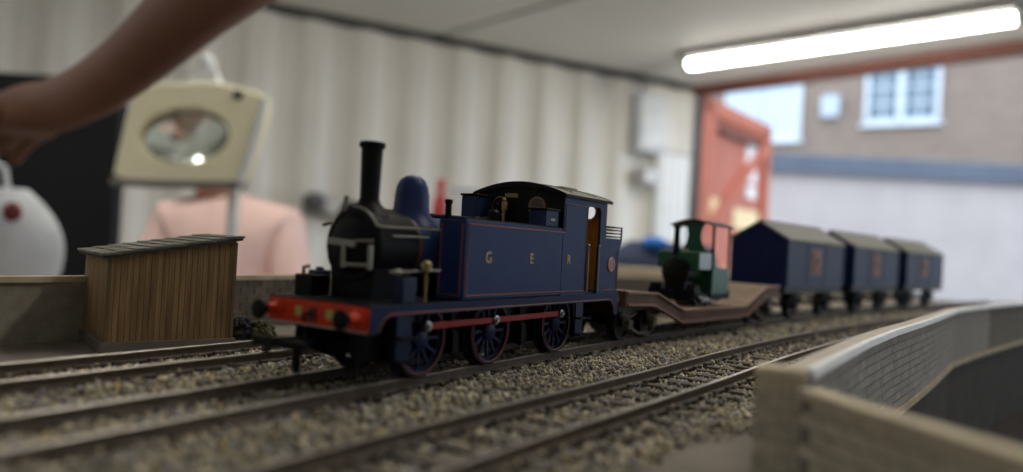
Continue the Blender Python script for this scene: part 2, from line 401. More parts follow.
for i in range(13):
    u = i/12; x = -78 + 165*u; h_ = 44*(min(1, u*3.2+.06)**.6)*(1 - .15*u); w_ = 62
    rg.append([(x, w_*math.cos(a)*(.95+.05*math.sin(5*a+i)), max(0, h_*math.sin(a)*(1+.06*math.sin(3*a+i*1.3)))) for a in [math.pi*j/12 for j in range(13)]])
m_.rings(rg).build('cloth_body', mat('navy_cloth', (.022,.035,.085), .8, var=.2, scale=30), cb)
m_ = MB(); m_.ball((-4, -34, 37), 20, 26, 11); m_.build('patch', mat('bright_blue_cloth', (.01,.16,.62), .6, var=.1, scale=30), cb)
bt = thing('red_bottle', 'small red bottle standing on the side table behind the dome', 'bottle', (-137, 1400, 6), 90.)
MB().lathe([(13,0),(14,3),(14,85),(12,100),(6,112),(6,118)], n=20).build('bottle_body', mat('bottle_red', (.42,.035,.05), .35, scale=20), bt)
MB().lathe([(7.5,118),(7.5,136),(6,138)], n=18).build('cap', mat('cap_red', (.5,.06,.07), .4, scale=20), bt)
ct = thing('white_carton', 'low white and pale blue carton beside the red bottle', 'carton', (-92, 1415, 6), 80.)
MB().box(-26, 26, -16, 16, 0, 118).build('carton_body', mat('carton_white', (.62,.66,.72), .5, var=.06, scale=18), ct, bevel=1.5)
MB().box(-27, 27, -17, 17, 118, 124).build('carton_lid', mat('carton_lid', (.46,.52,.66), .5, var=.06, scale=18), ct, bevel=1.5)

# magnifier lamp on a floor stand
lp = thing('magnifier_lamp', 'cream magnifier lamp with oval lens on a thin pale pole', 'lamp', (-428, 1130, -RAIL_Z), 90.)
Z0 = RAIL_Z
CREAM = mat('lamp_cream', (.95, .89, .64), .45, var=.04, scale=12); LGREY = mat('lamp_white_edge', (.80,.82,.84), .45, var=.04, scale=12)
outl = [(-168, 92), (22, 98), (38, 150), (53, 226), (48, 234), (-20, 246), (-110, 240), (-140, 222), (-152, 190)]
# head: plate with an oval hole
hc, hrx, hrz = Vector((-64, 0, 163)), 66, 40
N_ = 40; inner = []; outer = []
def hit(a):
    d = Vector((math.cos(a)*hrx, math.sin(a)*hrz)); best = None
    for i in range(len(outl)):
        p, q = Vector(outl[i]) - Vector((hc.x, hc.z)), Vector(outl[(i+1) % len(outl)]) - Vector((hc.x, hc.z)); e_ = q - p
        den = d.x*e_.y - d.y*e_.x
        if abs(den) < 1e-9: continue
        k_ = (p.x*e_.y - p.y*e_.x)/den; u_ = (p.x*d.y - p.y*d.x)/den
        if k_ > 0 and -1e-6 <= u_ <= 1+1e-6: best = k_ if best is None else min(best, k_)
    return d*best
vs = []; fs = []
for y_ in (-22, 22):
    for i in range(N_):
        a = 2*math.pi*i/N_ ; tl = .14
        o_ = hit(a); ix, iz = math.cos(a)*hrx, math.sin(a)*hrz
        ix, iz = ix*math.cos(tl) - iz*math.sin(tl), ix*math.sin(tl) + iz*math.cos(tl)
        vs += [(hc.x+o_.x, y_, hc.z+o_.y), (hc.x+ix, y_, hc.z+iz)]
M2 = 2*N_
for i in range(N_):
    j = (i+1) % N_; a, b, c, d = 2*i, 2*i+1, 2*j+1, 2*j
    fs += [(a,b,c,d), (M2+a, M2+d, M2+c, M2+b), (a, d, M2+d, M2+a), (b, M2+b, M2+c, c)]
hd = MB().add([(x, y, z+Z0) for x, y, z in vs], fs).build('lamp_head', CREAM, lp, bevel=4)
LENS = mat('lens_glass', (.84, .93, .88), .03, var=0, trans=.92)
m_ = MB(); rg = []
for y_, k_ in ((-12, .2), (-9, .8), (0, 1.0), (9, .8), (12, .2)):
    rg.append([(hc.x + (math.cos(a)*math.cos(.14)*hrx - math.sin(a)*math.sin(.14)*hrz)*k_, y_, hc.z + Z0 + (math.cos(a)*math.sin(.14)*hrx + math.sin(a)*math.cos(.14)*hrz)*k_) for a in [2*math.pi*i/36 for i in range(36)]])
m_.rings(rg).build('lens', LENS, hd)
MB().tube([(x, -23, z+Z0) for x, z in ((22,98),(38,150),(53,226))], 6, 8).build('edge_strip', LGREY, hd)
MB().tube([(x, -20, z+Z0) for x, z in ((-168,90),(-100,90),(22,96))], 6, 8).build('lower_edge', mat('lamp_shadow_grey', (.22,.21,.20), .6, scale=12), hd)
MB().lathe([(5,-28),(7,-24),(7,-20)], (12, 0, 228+Z0), 'y', 14).build('screw', BLACK, hd)
MB().lathe([(20,-10),(20,10)], (-45, 0, 252+Z0), 'y', 18).ball((-45, 0, 275+Z0), 13, 12, 16).build('knuckle_joint', LGREY, lp)
MB().tube([(-4, 30, 20), (-4, 30, Z0+170), (-6, 30, Z0+205), (-20, 30, Z0+222), (-45, 30, Z0+235), (-45, 20, Z0+252)], 9, 12).build('pole', LGREY, lp)
MB().lathe([(150,0),(150,14),(120,24),(20,30),(12,60)], (-4,30,0), 'z', 32).build('base', LGREY, lp)

# tall black display board at the far left, white bag on a stool
bd = thing('display_board', 'tall black display board standing behind the magnifier lamp', 'display board', (-805, 1320, -RAIL_Z), 90.)
MB().box(-420, 110, -14, 14, 60, RAIL_Z+280).build('panel', mat('black_felt', (.008,.009,.013), .9, var=.1, scale=20), bd)
for x in (-380, 80): MB().box(x-25, x+25, -220, 220, 0, 40).box(x-15, x+15, -15, 15, 40, 70).build('foot', BLACK, bd)
sl = thing('tall_stool', 'tall wooden stool carrying the white bag at the far left', 'stool', (-705, 950, -RAIL_Z), 90.)
SH = RAIL_Z - 60
MB().lathe([(140,SH-28),(150,SH-20),(150,SH-6),(140,SH)], n=28).build('seat', mat('stool_wood', (.22,.13,.07), .5, scale=10), sl)
for sx in (-1,1):
    for sy in (-1,1): MB().cyl((sx*130,sy*130,0),(sx*90,sy*90,SH-26), 15, 13, 10).build('leg', mat('stool_wood', (0,0,0)), sl)
for z_ in (300,): MB().bar((-118,-118,z_),(118,-118,z_),14,14).bar((-118,118,z_),(118,118,z_),14,14).build('stretcher', mat('stool_wood', (0,0,0)), sl)
wb_ = thing('white_bag', 'white bag with dark red spot on the tall stool', 'bag', (-660, 950, -60), 90.)
m_ = MB(); rg = []
for i in range(10):
    u = i/9; z_ = 125*u; k_ = (1.0 + .12*math.sin(3.1*u))*(1 - .45*u**4)
    rg.append([(78*k_*math.cos(a)*(1+.05*math.sin(4*a+2*u)), 52*k_*math.sin(a)*(1+.07*math.sin(3*a+4*u)), z_) for a in [2*math.pi*j/20 for j in range(20)]])
m_.rings(rg).build('bag_body', mat('bag_white', (.55,.57,.60), .7, scale=15), wb_)
MB().ball((60, -50, 95), 12, 6, 12).build('spot', mat('bag_red', (.16,.02,.03), .6, scale=20), wb_)
MB().tube([(-20,0,122),(-14,0,150),(0,0,158),(14,0,150),(20,0,122)], 4).build('bag_handle', mat('bag_white', (0,0,0)), wb_)

# black and silver gadget clipped to the corrugated wall
gg = thing('wall_gadget', 'blurred black and silver gadget fixed to the corrugated wall beside the seated person', 'gadget', (0,0,0), 61.7)
kk = CORNER - WDIR*2420 + WNRM*25; gg.location = LV(kk.x, kk.y, 130)
MB().box(-150, 150, -14, 20, -10, 30).build('bracket', PALE, gg)
MB().ball((-95, -40, 60), 62, 45, 48).build('grey_pod', mat('gadget_grey', (.10,.10,.11), .5, scale=10), gg)
MB().lathe([(40,-60),(52,-40),(52,-10)], (-5, 0, 45), 'y', 20).build('white_dial', mat('gadget_white', (.6,.6,.58), .5, scale=10), gg)
MB().ball((95, -40, 20), 66, 45, 58).build('black_pod', BLACK, gg)

# ------------------------------------------------------------------ people
SKINL = mat('skin_light', (.42, .22, .155), .5, var=.08, scale=12, spec=.3)
SKINB = mat('skin_tan', (.25, .12, .075), .5, var=.10, scale=14, spec=.3)
def skin(name, joints, edges, m, parent=None, sub=2, root=0):
    """one continuous body grown over a skeleton: joints (x, y, z, radius) in mm"""
    me = bpy.data.meshes.new(name)
    me.from_pydata([(x*.001, y*.001, z*.001) for x, y, z, r in joints], edges, [])
    o = bpy.data.objects.new(name, me); COL.objects.link(o); o.parent = parent
    md = o.modifiers.new('skin', 'SKIN'); md.use_smooth_shade = True
    if not me.skin_vertices: me.skin_vertices.new()
    for i, (x, y, z, r) in enumerate(joints):
        rr = r if isinstance(r, tuple) else (r, r)
        me.skin_vertices[0].data[i].radius = (rr[0]*.001, rr[1]*.001)
        me.skin_vertices[0].data[i].use_root = (i == root)
    sb = o.modifiers.new('smooth', 'SUBSURF'); sb.levels = sub; sb.render_levels = sub
    me.materials.append(m)
    dg = bpy.context.evaluated_depsgraph_get()
    nm = bpy.data.meshes.new_from_object(o.evaluated_get(dg)); nm.name = name
    o.modifiers.clear(); o.data = nm; nm.shade_smooth()
    if not nm.materials: nm.materials.append(m)
    return o
def hand_joints(wr, d, side, up, s=1.0, curl=.5):
    """palm and five fingers, rooted at the wrist wr, pointing along d"""
    wr, d, side, up = Vector(wr), Vector(d).normalized(), Vector(side).normalized(), Vector(up).normalized()
    js = []; es = []
    def J(p, r): js.append((p.x, p.y, p.z, r)); return len(js) - 1
    chains = []
    for k, (off, ln) in enumerate(((-27, 62), (-9, 74), (9, 80), (27, 70))):
        b_ = wr + d*(88 - abs(off)*.2)*s + side*off*s; prev = [(b_, 9.5)]
        dd_ = d.copy(); p = b_
        for seg in (.45, .32, .25):
            dd_ = (dd_*math.cos(curl*.7) - up*math.sin(curl*.7)).normalized(); p = p + dd_*ln*seg*s; prev.append((p, 9. - 2.2*(1-seg)))
        chains.append(prev)
    th_ = [(wr + d*28*s - side*26*s, 13), (wr + d*52*s - side*50*s - up*8*s, 11), (wr + d*84*s - side*58*s - up*20*s, 9)]
    return chains, th_
def add_hand(js, es, wi, wr, d, side, up, curl=.5):
    ch, th_ = hand_joints(wr, d, side, up, 1.0, curl)
    wr, d = Vector(wr), Vector(d).normalized()
    def J(p, r): js.append((p.x, p.y, p.z, r)); return len(js) - 1
    pm = J(wr + d*40, (30, 15)); es.append((wi, pm))
    pk = J(wr + d*74, (34, 14)); es.append((pm, pk))
    for c in ch:
        a = pk
        for p, r in c: b = J(p, r); es.append((a, b)); a = b
    a = pm
    for p, r in th_: b = J(p, r); es.append((a, b)); a = b

# seated person in pink, face behind the magnifier lamp
SX, SY = -868., 2300.
ps = thing('person', 'seated person in a pale pink jumper behind the cream magnifier lamp', 'person', (SX, SY, -RAIL_Z), 90.)
Z1 = RAIL_Z + 22
js = [(0,0,Z1-430,150),(0,-10,Z1-250,(150,110)),(0,0,Z1-60,(165,110)),(0,0,Z1+30,(120,90)),(-36,-8,Z1+96,52),(-42,-22,Z1+150,52)]
es = [(0,1),(1,2),(2,3),(3,4),(4,5)]
def J(*a): js.append(a); return len(js)-1
def E_(a, b): es.append((a, b)); return b
hdj = E_(5, J(-44,-28,Z1+215,82)); E_(hdj, J(-44,-20,Z1+285,70))
for sx in (-1, 1):
    sh = E_(3, J(sx*165,0,Z1+22,62)); el = E_(sh, J(sx*235,-60,Z1-250,48)); wr = E_(el, J(sx*110,-250,Z1-330,30))
    add_hand(js, es, wr, (sx*110,-250,Z1-330), (-sx*.5,-.85,-.1), (sx,-.5,0), (0,0,1))
    hp = E_(0, J(sx*95,-40,Z1-470,92)); kn = E_(hp, J(sx*120,-430,Z1-520,64)); an = E_(kn, J(sx*120,-430,95,42)); E_(an, J(sx*125,-560,45,38))
body = skin('body', js, es, SKINL, ps)
PINK = mat('jumper_pink', (.95, .66, .62), .85, var=.08, scale=9, bump=4)
js = [(0,0,Z1-440,172),(0,-10,Z1-250,(170,128)),(0,0,Z1-60,(186,128)),(0,0,Z1+34,(134,100)),(-32,-4,Z1+76,74)]; es = [(0,1),(1,2),(2,3),(3,4)]
for sx in (-1, 1):
    sh = E_(3, J(sx*168,0,Z1+22,78)); el = E_(sh, J(sx*240,-60,Z1-250,64)); E_(el, J(sx*125,-225,Z1-322,44))
skin('jumper', js, es, PINK, ps)
js = [(0,0,Z1-400,(160,120)), (0,-10,Z1-490,(160,120))]; es = [(0,1)]
for sx in (-1, 1):
    hp = E_(1, J(sx*95,-110,Z1-495,100)); kn = E_(hp, J(sx*120,-436,Z1-524,78)); E_(kn, J(sx*120,-430,130,60))
skin('trousers', js, es, mat('trousers_grey', (.06,.065,.08), .9, scale=9), ps)
m_ = MB().ball((-44,20,Z1+268), 96, 100, 84, 20, 12)
m_.ball((-112, 5, Z1+196), 28, 60, 70); m_.ball((22, 5, Z1+196), 28, 60, 70); m_.build('hair', mat('hair_dark', (.035,.022,.016), .6, scale=20), ps)
for sx in (-1, 1): MB().ball((-44+sx*32,-104,Z1+225), 11, 6, 7).build('eye', mat('eye_white', (.6,.58,.55), .3, var=0), ps)
MB().tube([(-44,-108,Z1+228),(-44,-124,Z1+200),(-44,-108,Z1+192)], [6,13,10], 8).build('nose', SKINL, ps)
MB().tube([(-68,-98,Z1+168),(-44,-106,Z1+166),(-20,-98,Z1+168)], [4,7,4], 8).build('mouth', mat('lips', (.36,.12,.10), .5, scale=20), ps)
ch = thing('stool', 'low round stool under the seated person in pink', 'stool', (SX, SY+10, -RAIL_Z), 90.)
MB().lathe([(185,0),(190,6),(190,34),(180,40)], (0,0,Z1-680), 'z', 28).build('seat', mat('stool_black', (.02,.02,.022), .5, scale=9), ch)
for i in range(4):
    a = math.pi/4 + i*math.pi/2; MB().cyl((170*math.cos(a),170*math.sin(a),0),(140*math.cos(a),140*math.sin(a),Z1-648), 14, 14, 10).build('leg', STEEL, ch)

Z1 = RAIL_Z
# person beside the camera leaning over, only the bare forearm shows
pr = thing('person', 'person leaning over the layout with a bare tanned forearm reaching in', 'person', (-330, -260, -RAIL_Z), 90.)
PX, PY = 330, 260            # figure is laid out in layout coordinates, the Empty stands at its feet
js = []; es = []
def Q(x, y, z, r): return J(x+PX, y+PY, Z1+z, r)
pel = Q(-330,-250,-110,(112,85)); wa = E_(pel, Q(-325,-150,110,(112,85))); chs = E_(wa, Q(-305,10,310,(150,105))); nb = E_(chs, Q(-300,65,400,70)); nk = E_(nb, Q(-300,95,455,54)); h1 = E_(nk, Q(-300,135,540,84)); E_(h1, Q(-302,145,620,72))
shr = E_(chs, Q(-180,85,330,58)); elr = E_(shr, Q(-92,335,186,36)); m0 = E_(elr, Q(-138,390,177,27)); md = E_(m0, Q(-193,450,168,24.5)); m9 = E_(md, Q(-273,530,146,23)); mz = E_(m9, Q(-323,570,130,22.5)); wrr = E_(mz, Q(-378,610,120,(23,20)))
add_hand(js, es, wrr, (-378+PX,610+PY,Z1+120), (-.80,.58,-.12), (.58,.80,.0), (-.1,.1,.98), .22)
shl = E_(chs, Q(-440,-35,325,60)); ell = E_(shl, Q(-500,-150,75,46)); wrl = E_(ell, Q(-470,-330,-70,27))
add_hand(js, es, wrl, (-470+PX,-330+PY,Z1-70), (.1,-.5,-.85), (-1,-.2,0), (0,-.85,.5), .5)
for sx in (-1, 1):
    hp = E_(pel, Q(-330+sx*95,-255,-180,94)); kn = E_(hp, Q(-330+sx*110,-250,-560,62)); an = E_(kn, J(sx*115,-30,100,42)); E_(an, J(sx*125,90,45,38))
skin('body', js, es, SKINB, pr)
js = []; es = []
a0 = Q(-330,-256,-215,(180,142)); a1 = E_(a0, Q(-325,-150,110,(155,125))); a2 = E_(a1, Q(-305,10,310,(168,122))); E_(a2, Q(-300,55,388,84))
b0 = E_(a2, Q(-180,85,330,74)); E_(b0, Q(-148,175,282,60)); c0 = E_(a2, Q(-445,-35,325,78)); E_(c0, Q(-470,-85,205,64))
skin('t_shirt', js, es, mat('shirt_pale', (.45,.46,.48), .9, scale=9), pr)
js = [(0,12,Z1-110,(158,122)), (0,8,Z1-190,(160,122))]; es = [(0,1)]
for sx in (-1, 1):
    hp = E_(1, J(sx*95,5,Z1-300,104)); kn = E_(hp, J(sx*110,10,Z1-560,80)); E_(kn, J(sx*115,-28,70,64))
skin('trousers', js, es, mat('trousers_grey', (0,0,0)), pr)
MB().ball((28,378,Z1+622), 94, 98, 78, 20, 12).build('hair', mat('hair_dark', (0,0,0)), pr)
for sx in (-1, 1):
    MB().ball((30+sx*32,474,Z1+568), 11, 6, 7).build('eye', mat('eye_white', (0,0,0)), pr)
    MB().ball((30+sx*88,395,Z1+555), 10, 22, 30).build('ear', SKINB, pr)
MB().tube([(30,472,Z1+570),(30,492,Z1+545),(30,474,Z1+536)], [6,13,10], 8).build('nose', SKINB, pr)
MB().tube([(6,462,Z1+512),(30,470,Z1+510),(54,462,Z1+512)], [4,7,4], 8).build('mouth', mat('lips', (0,0,0)), pr)
for sx in (-1, 1): MB().box(sx*120-48, sx*120+48, -90, 150, 0, 70).build('shoe', BLACK, pr, bevel=22)

# ================================================================== THE LAYOUT
GZ = -4.4                                         # bare ground of the model below rail top
bb = bpy.data.objects.new('model_baseboard', None); COL.objects.link(bb); bb.location = LV(0,0,0)
tag(bb, 'brown scenic baseboard carrying the tracks, shed and brick wall', 'baseboard')
wing = [(46.5,119.5),(60,140),(79.5,169.5),(101,200),(125,232),(150,266),(190,322)] + [path(s, -50 - 8.75 - 26) for s in (440, 500, 560, 630, 700, 790)]      # far wing wall line
edge = [W(-200, -10), W(20, -4), (4, 78), (30, 112)] + [(x-1.5, y+1) for x, y in wing] + [path(920, -84), path(920, 0)]
far_ = [path(s, 124) for s in range(920, 160, -40)] + [W(120, 235), W(-200, 235)]
outl = edge + far_
SOIL = mat('model_ground', (.20, .172, .143), .95, var=.25, scale=60, bump=.6)
m_ = MB().prism(outl, 'z', GZ-14, GZ); m_.build('board_top', SOIL, bb, smooth=False)
for x, y in (W(-150, 30), W(-150, 210), path(600, -30), path(600, 100)):
    MB().bar((x, y, -RAIL_Z), (x, y, GZ-14), 44, 44).build('trestle_leg', mat('trestle_pine', (.35,.24,.13), .6, scale=12), bb)
lw = bpy.data.objects.new('lower_board', None); COL.objects.link(lw); lw.location = LV(0,0,0)
tag(lw, 'dark brown lower board in the sunken gap behind the curved parapet', 'baseboard')
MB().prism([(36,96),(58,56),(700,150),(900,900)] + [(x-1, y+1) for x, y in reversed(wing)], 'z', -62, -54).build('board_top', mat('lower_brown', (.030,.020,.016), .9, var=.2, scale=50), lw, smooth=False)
for x, y in ((70, 90), (380, 180), (480, 650)): MB().bar((x, y, -RAIL_Z), (x, y, -62), 44, 44).build('trestle_leg', mat('trestle_pine', (0,0,0)), lw)

def strip(pts2, prof, mb=None):
    """sweep a (lateral, z) profile along a plan polyline"""
    mb = mb or MB(); rg = []
    for i, p in enumerate(pts2):
        a, b = pts2[max(i-1,0)], pts2[min(i+1,len(pts2)-1)]; d = Vector((b[0]-a[0], b[1]-a[1])).normalized(); n_ = Vector((-d.y, d.x))
        rg.append([(p[0]+n_.x*u, p[1]+n_.y*u, z) for u, z in prof])
    return mb.rings(rg)

# tracks ----------------------------------------------------------------
sl_me = MB().box(-1.5, 1.5, -14.5, 14.5, -3.9, -2.45)
for sy in (-1, 1):
    for k_ in (-1, 1): sl_me.box(-.9, .9, sy*8.6 + k_*1.5 - .55, sy*8.6 + k_*1.5 + .55, -2.45, -1.75)
sl_me = sl_me.mesh('sleeper', False); sl_me.materials.append(SLEEPER)
def track(label, off, s0, s1, step):
    t = bpy.data.objects.new('railway_track', None); COL.objects.link(t); t.location = LV(0,0,0)
    tag(t, label, 'track', 'model railway tracks')
    for sy in (-1, 1):
        ps_ = [path(s, off(s) + sy*8.75) for s in np.arange(s0, s1+.1, 8.)]
        r_ = strip(ps_, [(-1.1,-2.45),(1.1,-2.45),(1.1,-2.1),(.3,-1.85),(.3,-.75),(.5,-.6),(.5,-.12),(-.5,-.12),(-.5,-.6),(-.3,-.75),(-.3,-1.85),(-1.1,-2.1)]).build('rail', RUST, t, smooth=False)
        strip(ps_, [(-.5,-.12),(.5,-.12),(.42,0),(-.42,0)]).build('rail_head', RAILTOP, r_, smooth=False)
    s = s0 + 4
    while s < s1 - 3:
        x, y = path(s, off(s)); piece('sleeper', sl_me, t, (x, y, 0), rotz=R(90 - heading(s)) + random.uniform(-.02,.02)); s += step
    return t
track('model track carrying the blue engine and its wagons', OFF_MAIN, -30, 900, 8.6)
track('empty model track between the train and the brick parapet', OFF_NEAR, -30, 900, 8.6)
track('model track in front of the brown plank shed', OFF_FAR, -30, 420, 8.6)

# ballast: loose stones, nobody could count them
def stones(name, label, n, srange, trange, size, z_of):
    s = rng.uniform(*srange, n); t = rng.uniform(*trange, n)
    px = np.empty(n); py = np.empty(n); pz = np.empty(n); keep = np.ones(n, bool)
    for i in range(n):
        z_ = z_of(s[i], t[i])
        if z_ is None: keep[i] = False; continue
        px[i], py[i] = path(s[i], t[i]); pz[i] = z_
    idx = np.where(keep)[0]; n = len(idx); c = np.stack([px[idx], py[idx], pz[idx]], 1)
    base = np.array([(1,0,0),(-1,0,0),(0,1,0),(0,-1,0),(0,0,1),(0,0,-1)], float)
    tri = np.array([(0,2,4),(2,1,4),(1,3,4),(3,0,4),(2,0,5),(1,2,5),(3,1,5),(0,3,5)])
    sz = size*rng.lognormal(0, .32, (n,1,1)); v = base[None]*rng.uniform(.55,1.2,(n,6,1))*sz + rng.normal(0,.18,(n,6,3))*sz
    q = rng.normal(size=(n,4)); q /= np.linalg.norm(q,axis=1,keepdims=True); w,x,y,z = q.T
    Rm = np.stack([1-2*(y*y+z*z),2*(x*y-z*w),2*(x*z+y*w),2*(x*y+z*w),1-2*(x*x+z*z),2*(y*z-x*w),2*(x*z-y*w),2*(y*z+x*w),1-2*(x*x+y*y)],1).reshape(n,3,3)
    v = np.einsum('nij,nkj->nki', Rm, v) + c[:,None,:]
    f = (tri[None] + (np.arange(n)*6)[:,None,None]).reshape(-1)
    me = bpy.data.meshes.new(name); me.vertices.add(n*6); me.vertices.foreach_set('co', (v*.001).astype(np.float32).reshape(-1))
    me.loops.add(len(f)); me.loops.foreach_set('vertex_index', f.astype(np.int32)); me.polygons.add(len(f)//3); me.polygons.foreach_set('loop_start', np.arange(0,len(f),3,dtype=np.int32))
    me.update(calc_edges=True)
    pal = np.array([(.33,.28,.17),(.26,.23,.16),(.17,.155,.125),(.40,.34,.22),(.095,.085,.070),(.24,.23,.20),(.36,.26,.11),(.20,.19,.17),(.055,.05,.045)])
    pick = rng.choice(len(pal), n, p=[.18,.19,.15,.10,.11,.12,.04,.07,.04]); colr = 1.72*np.array([.97,.99,1.10])*pal[pick]*rng.uniform(.8,1.2,(n,1))
    at = me.color_attributes.new('stone_colour', 'FLOAT_COLOR', 'POINT')
    at.data.foreach_set('color', np.repeat(np.concatenate([colr, np.ones((n,1))],1), 6, axis=0).astype(np.float32).reshape(-1))
    if 'ballast_stone' not in MATS:
        m = bpy.data.materials.new('ballast_stone'); m.use_nodes = True; nt = m.node_tree; a = nt.nodes.new('ShaderNodeAttribute'); a.attribute_name = 'stone_colour'
        b = nt.nodes['Principled BSDF']; b.inputs['Roughness'].default_value = .85; b.inputs['Specular IOR Level'].default_value = .25; nt.links.new(a.outputs['Color'], b.inputs['Base Color']); MATS['ballast_stone'] = m
    me.materials.append(MATS['ballast_stone'])
    o = bpy.data.objects.new(name, me); COL.objects.link(o); o.location = LV(0,0,0); tag(o, label, 'ballast', kind='stuff')
    return o
_ph = rng.uniform(0, 6.3, 12)
def lump(s, t):
    return .35*math.sin(s*.19+_ph[0]+t*.11) + .3*math.sin(t*.27+_ph[1]-s*.07) + .22*math.sin(s*.53+t*.41+_ph[2])
def zb_(s, t):
    for off in (0., OFF_NEAR(s), 44.4):
        d = abs(t - off)
        if abs(d - 8.75) < 1.5: return None if random.random() < .85 else -2.3
        if off < 0 and d < 15: return random.uniform(-4.1, -2.95) + .12*lump(s, t) + (.5 if random.random() < .12 else 0)
        if d < 7.3: return random.uniform(-3.6, -2.3) + (.25 if off == 0 else .05)*lump(s, t) - (.35 if off == 44.4 else 0)
        if d < 15: return random.uniform(-3.7, -2.4) + .35*lump(s, t)
    if t > 60: 
        return None if random.random() < sm(t, 60, 66) else random.uniform(-4.2, -3.8)
    nd = OFF_NEAR(s) - t
    if nd > 14:
        if random.random() < sm(nd, 17, 27 + 5*math.sin(s*.09)): return None
        return random.uniform(-4.3, -3.2) + .3*lump(s, t)
    return random.uniform(-3.7, -2.0) + .55*lump(s, t)
stones('ballast', 'fine khaki and grey stone ballast between and around the tracks', 95000, (30, 300), (-80, 66), .50, zb_)
stones('ballast', 'coarser looking stone ballast further along behind the curved parapet', 34000, (300, 640), (-90, 40), .72, zb_)

# bricks ------------------------------------------------------------------
BRK = per_piece('wall_brick', [(.12,.105,.082),(.17,.145,.112),(.21,.178,.134),(.145,.122,.10),(.19,.165,.14)])
BRK2 = per_piece('parapet_brick', [(.34,.325,.30),(.42,.40,.37),(.37,.35,.325),(.47,.45,.42)])
BRK3 = per_piece('pillar_brick', [(.52,.46,.34),(.58,.51,.38),(.54,.475,.355),(.63,.555,.425)])
MORT = mat('mortar_grey', (.32,.29,.24), .95, var=.15, scale=300); MORT2 = mat('mortar_dark', (.20,.18,.15), .95, var=.15, scale=300)
COPE = mat('coping_buff', (.56,.48,.34), .85, var=.15, scale=200); COPE2 = mat('coping_pink_grey', (.52,.46,.40), .8, var=.08, scale=120)
def brick_face(parent, pts2, side, z0, rows, bl, bh, bm_, max_len, limit, name='brick', gap=.35, proud=.35, start=0.):
    """bricks along a plan polyline, on its left (+1) or right (-1) face"""
    seg = []; acc = 0
    for a, b in zip(pts2, pts2[1:]):
        l = math.hypot(b[0]-a[0], b[1]-a[1]); seg.append((acc, l, a, b)); acc += l
    def at(u):
        for s_, l, a, b in seg:
            if u <= s_ + l or (s_, l, a, b) == seg[-1]:
                f = (u - s_)/l; d = Vector((b[0]-a[0], b[1]-a[1]))/l; return Vector((a[0]+(b[0]-a[0])*f, a[1]+(b[1]-a[1])*f)), d
    me = MB().box(-bl/2+gap/2, bl/2-gap/2, -proud, proud, gap/2, bh-gap/2).mesh('brick', False); me.materials.append(bm_)
    rest = MB(); cnt = 0; cols = int(min(acc, max_len)/bl)
    for c in range(cols):
        for r in range(rows):
            u = start + (c + .5 + (.5 if r % 2 else 0))*bl
            if u > acc: continue
            p, d = at(u); n_ = Vector((-d.y, d.x))*side
            if cnt < limit:
                piece(name, me, parent, (p.x + n_.x*random.uniform(-.05,.08), p.y + n_.y*random.uniform(-.05,.08), z0 + r*bh), math.atan2(d.y, d.x)); cnt += 1
            else:
                q = [p + d*sx*(bl/2-gap/2) + n_*sy*proud for sx, sy in ((-1,-1),(1,-1),(1,1),(-1,1))]; zl, zh = z0+r*bh+gap/2, z0+(r+1)*bh-gap/2
                rest.add([(v.x,v.y,zl) for v in q]+[(v.x,v.y,zh) for v in q], [(0,3,2,1),(4,5,6,7),(0,1,5,4),(1,2,6,5),(2,3,7,6),(3,0,4,7)])
    if rest.v: 
        o = rest.build('bricks', bm_, parent, smooth=False); o['kind'] = 'stuff'
def offs(pts2, u):
    out = []
    for i, p in enumerate(pts2):
        a, b = pts2[max(i-1,0)], pts2[min(i+1,len(pts2)-1)]; d = Vector((b[0]-a[0], b[1]-a[1])).normalized(); out.append((p[0]-d.y*u, p[1]+d.x*u))
    return out

# retaining wall behind the tracks
rw = bpy.data.objects.new('retaining_wall', None); COL.objects.link(rw); rw.location = LV(0,0,0)
tag(rw, 'low grey brown model brick wall with buff coping behind the shed', 'wall')
wl_ = [path(s, 106) for s in range(60, 921, 20)]
strip(wl_, [(-1.5, GZ), (1.5, GZ), (1.5, 12), (-1.5, 12)]).build('wall_core', MORT, rw, smooth=False)
strip(wl_, [(-2.3, 12), (2.3, 12), (2.3, 13.6), (-2.3, 13.6)]).build('coping', COPE, rw, smooth=False)
brick_face(rw, offs([path(s, 106) for s in range(150, 621, 10)], -1.5), -1, GZ+.4, 6, 5.6, 2.7, BRK, 460, 290)

# bridge parapet in the foreground: pillar, near arm, curved far arm
bp_ = bpy.data.objects.new('bridge_parapet', None); COL.objects.link(bp_); bp_.location = LV(0,0,0)
tag(bp_, 'grey brick bridge parapet with end pillar, pale coping and curved far arm', 'parapet')
PC = Vector((43.0, 116.5)); pa = R(-20); px_ = Vector((math.cos(pa), math.sin(pa))); py_ = Vector((-px_.y, px_.x))
def prect(hx, hy): return [tuple(PC + px_*sx*hx + py_*sy*hy) for sx, sy in ((-1,-1),(1,-1),(1,1),(-1,1))]
MB().prism(prect(3.4,3.4), 'z', -52, 11.2).build('pillar_core', mat('pillar_buff', (.44,.385,.285), .9, var=.12, scale=300), bp_, smooth=False)
MB().prism(prect(3.75,3.75), 'z', 11.2, 12.1).prism(prect(3.3,3.3), 'z', 12.1, 12.7).build('pillar_cap', COPE, bp_, smooth=False)
c_ = prect(3.4,3.4)
for a, b in ((0,1),(1,2),(3,0)):
    brick_face(bp_, [c_[a], c_[b]], -1, -28, 17, 3.4, 2.3, BRK3, 8, 80, proud=.25)
near = [(42.6,112.5),(45.2,102),(49.5,88),(54.5,72),(60,54)]
near = [(x+2.6, y-1.4) for x, y in near]
strip(near, [(-1.1,-52),(1.1,-52),(1.1,9.2),(-1.1,9.2)]).build('near_wall_core', MORT2, bp_, smooth=False)
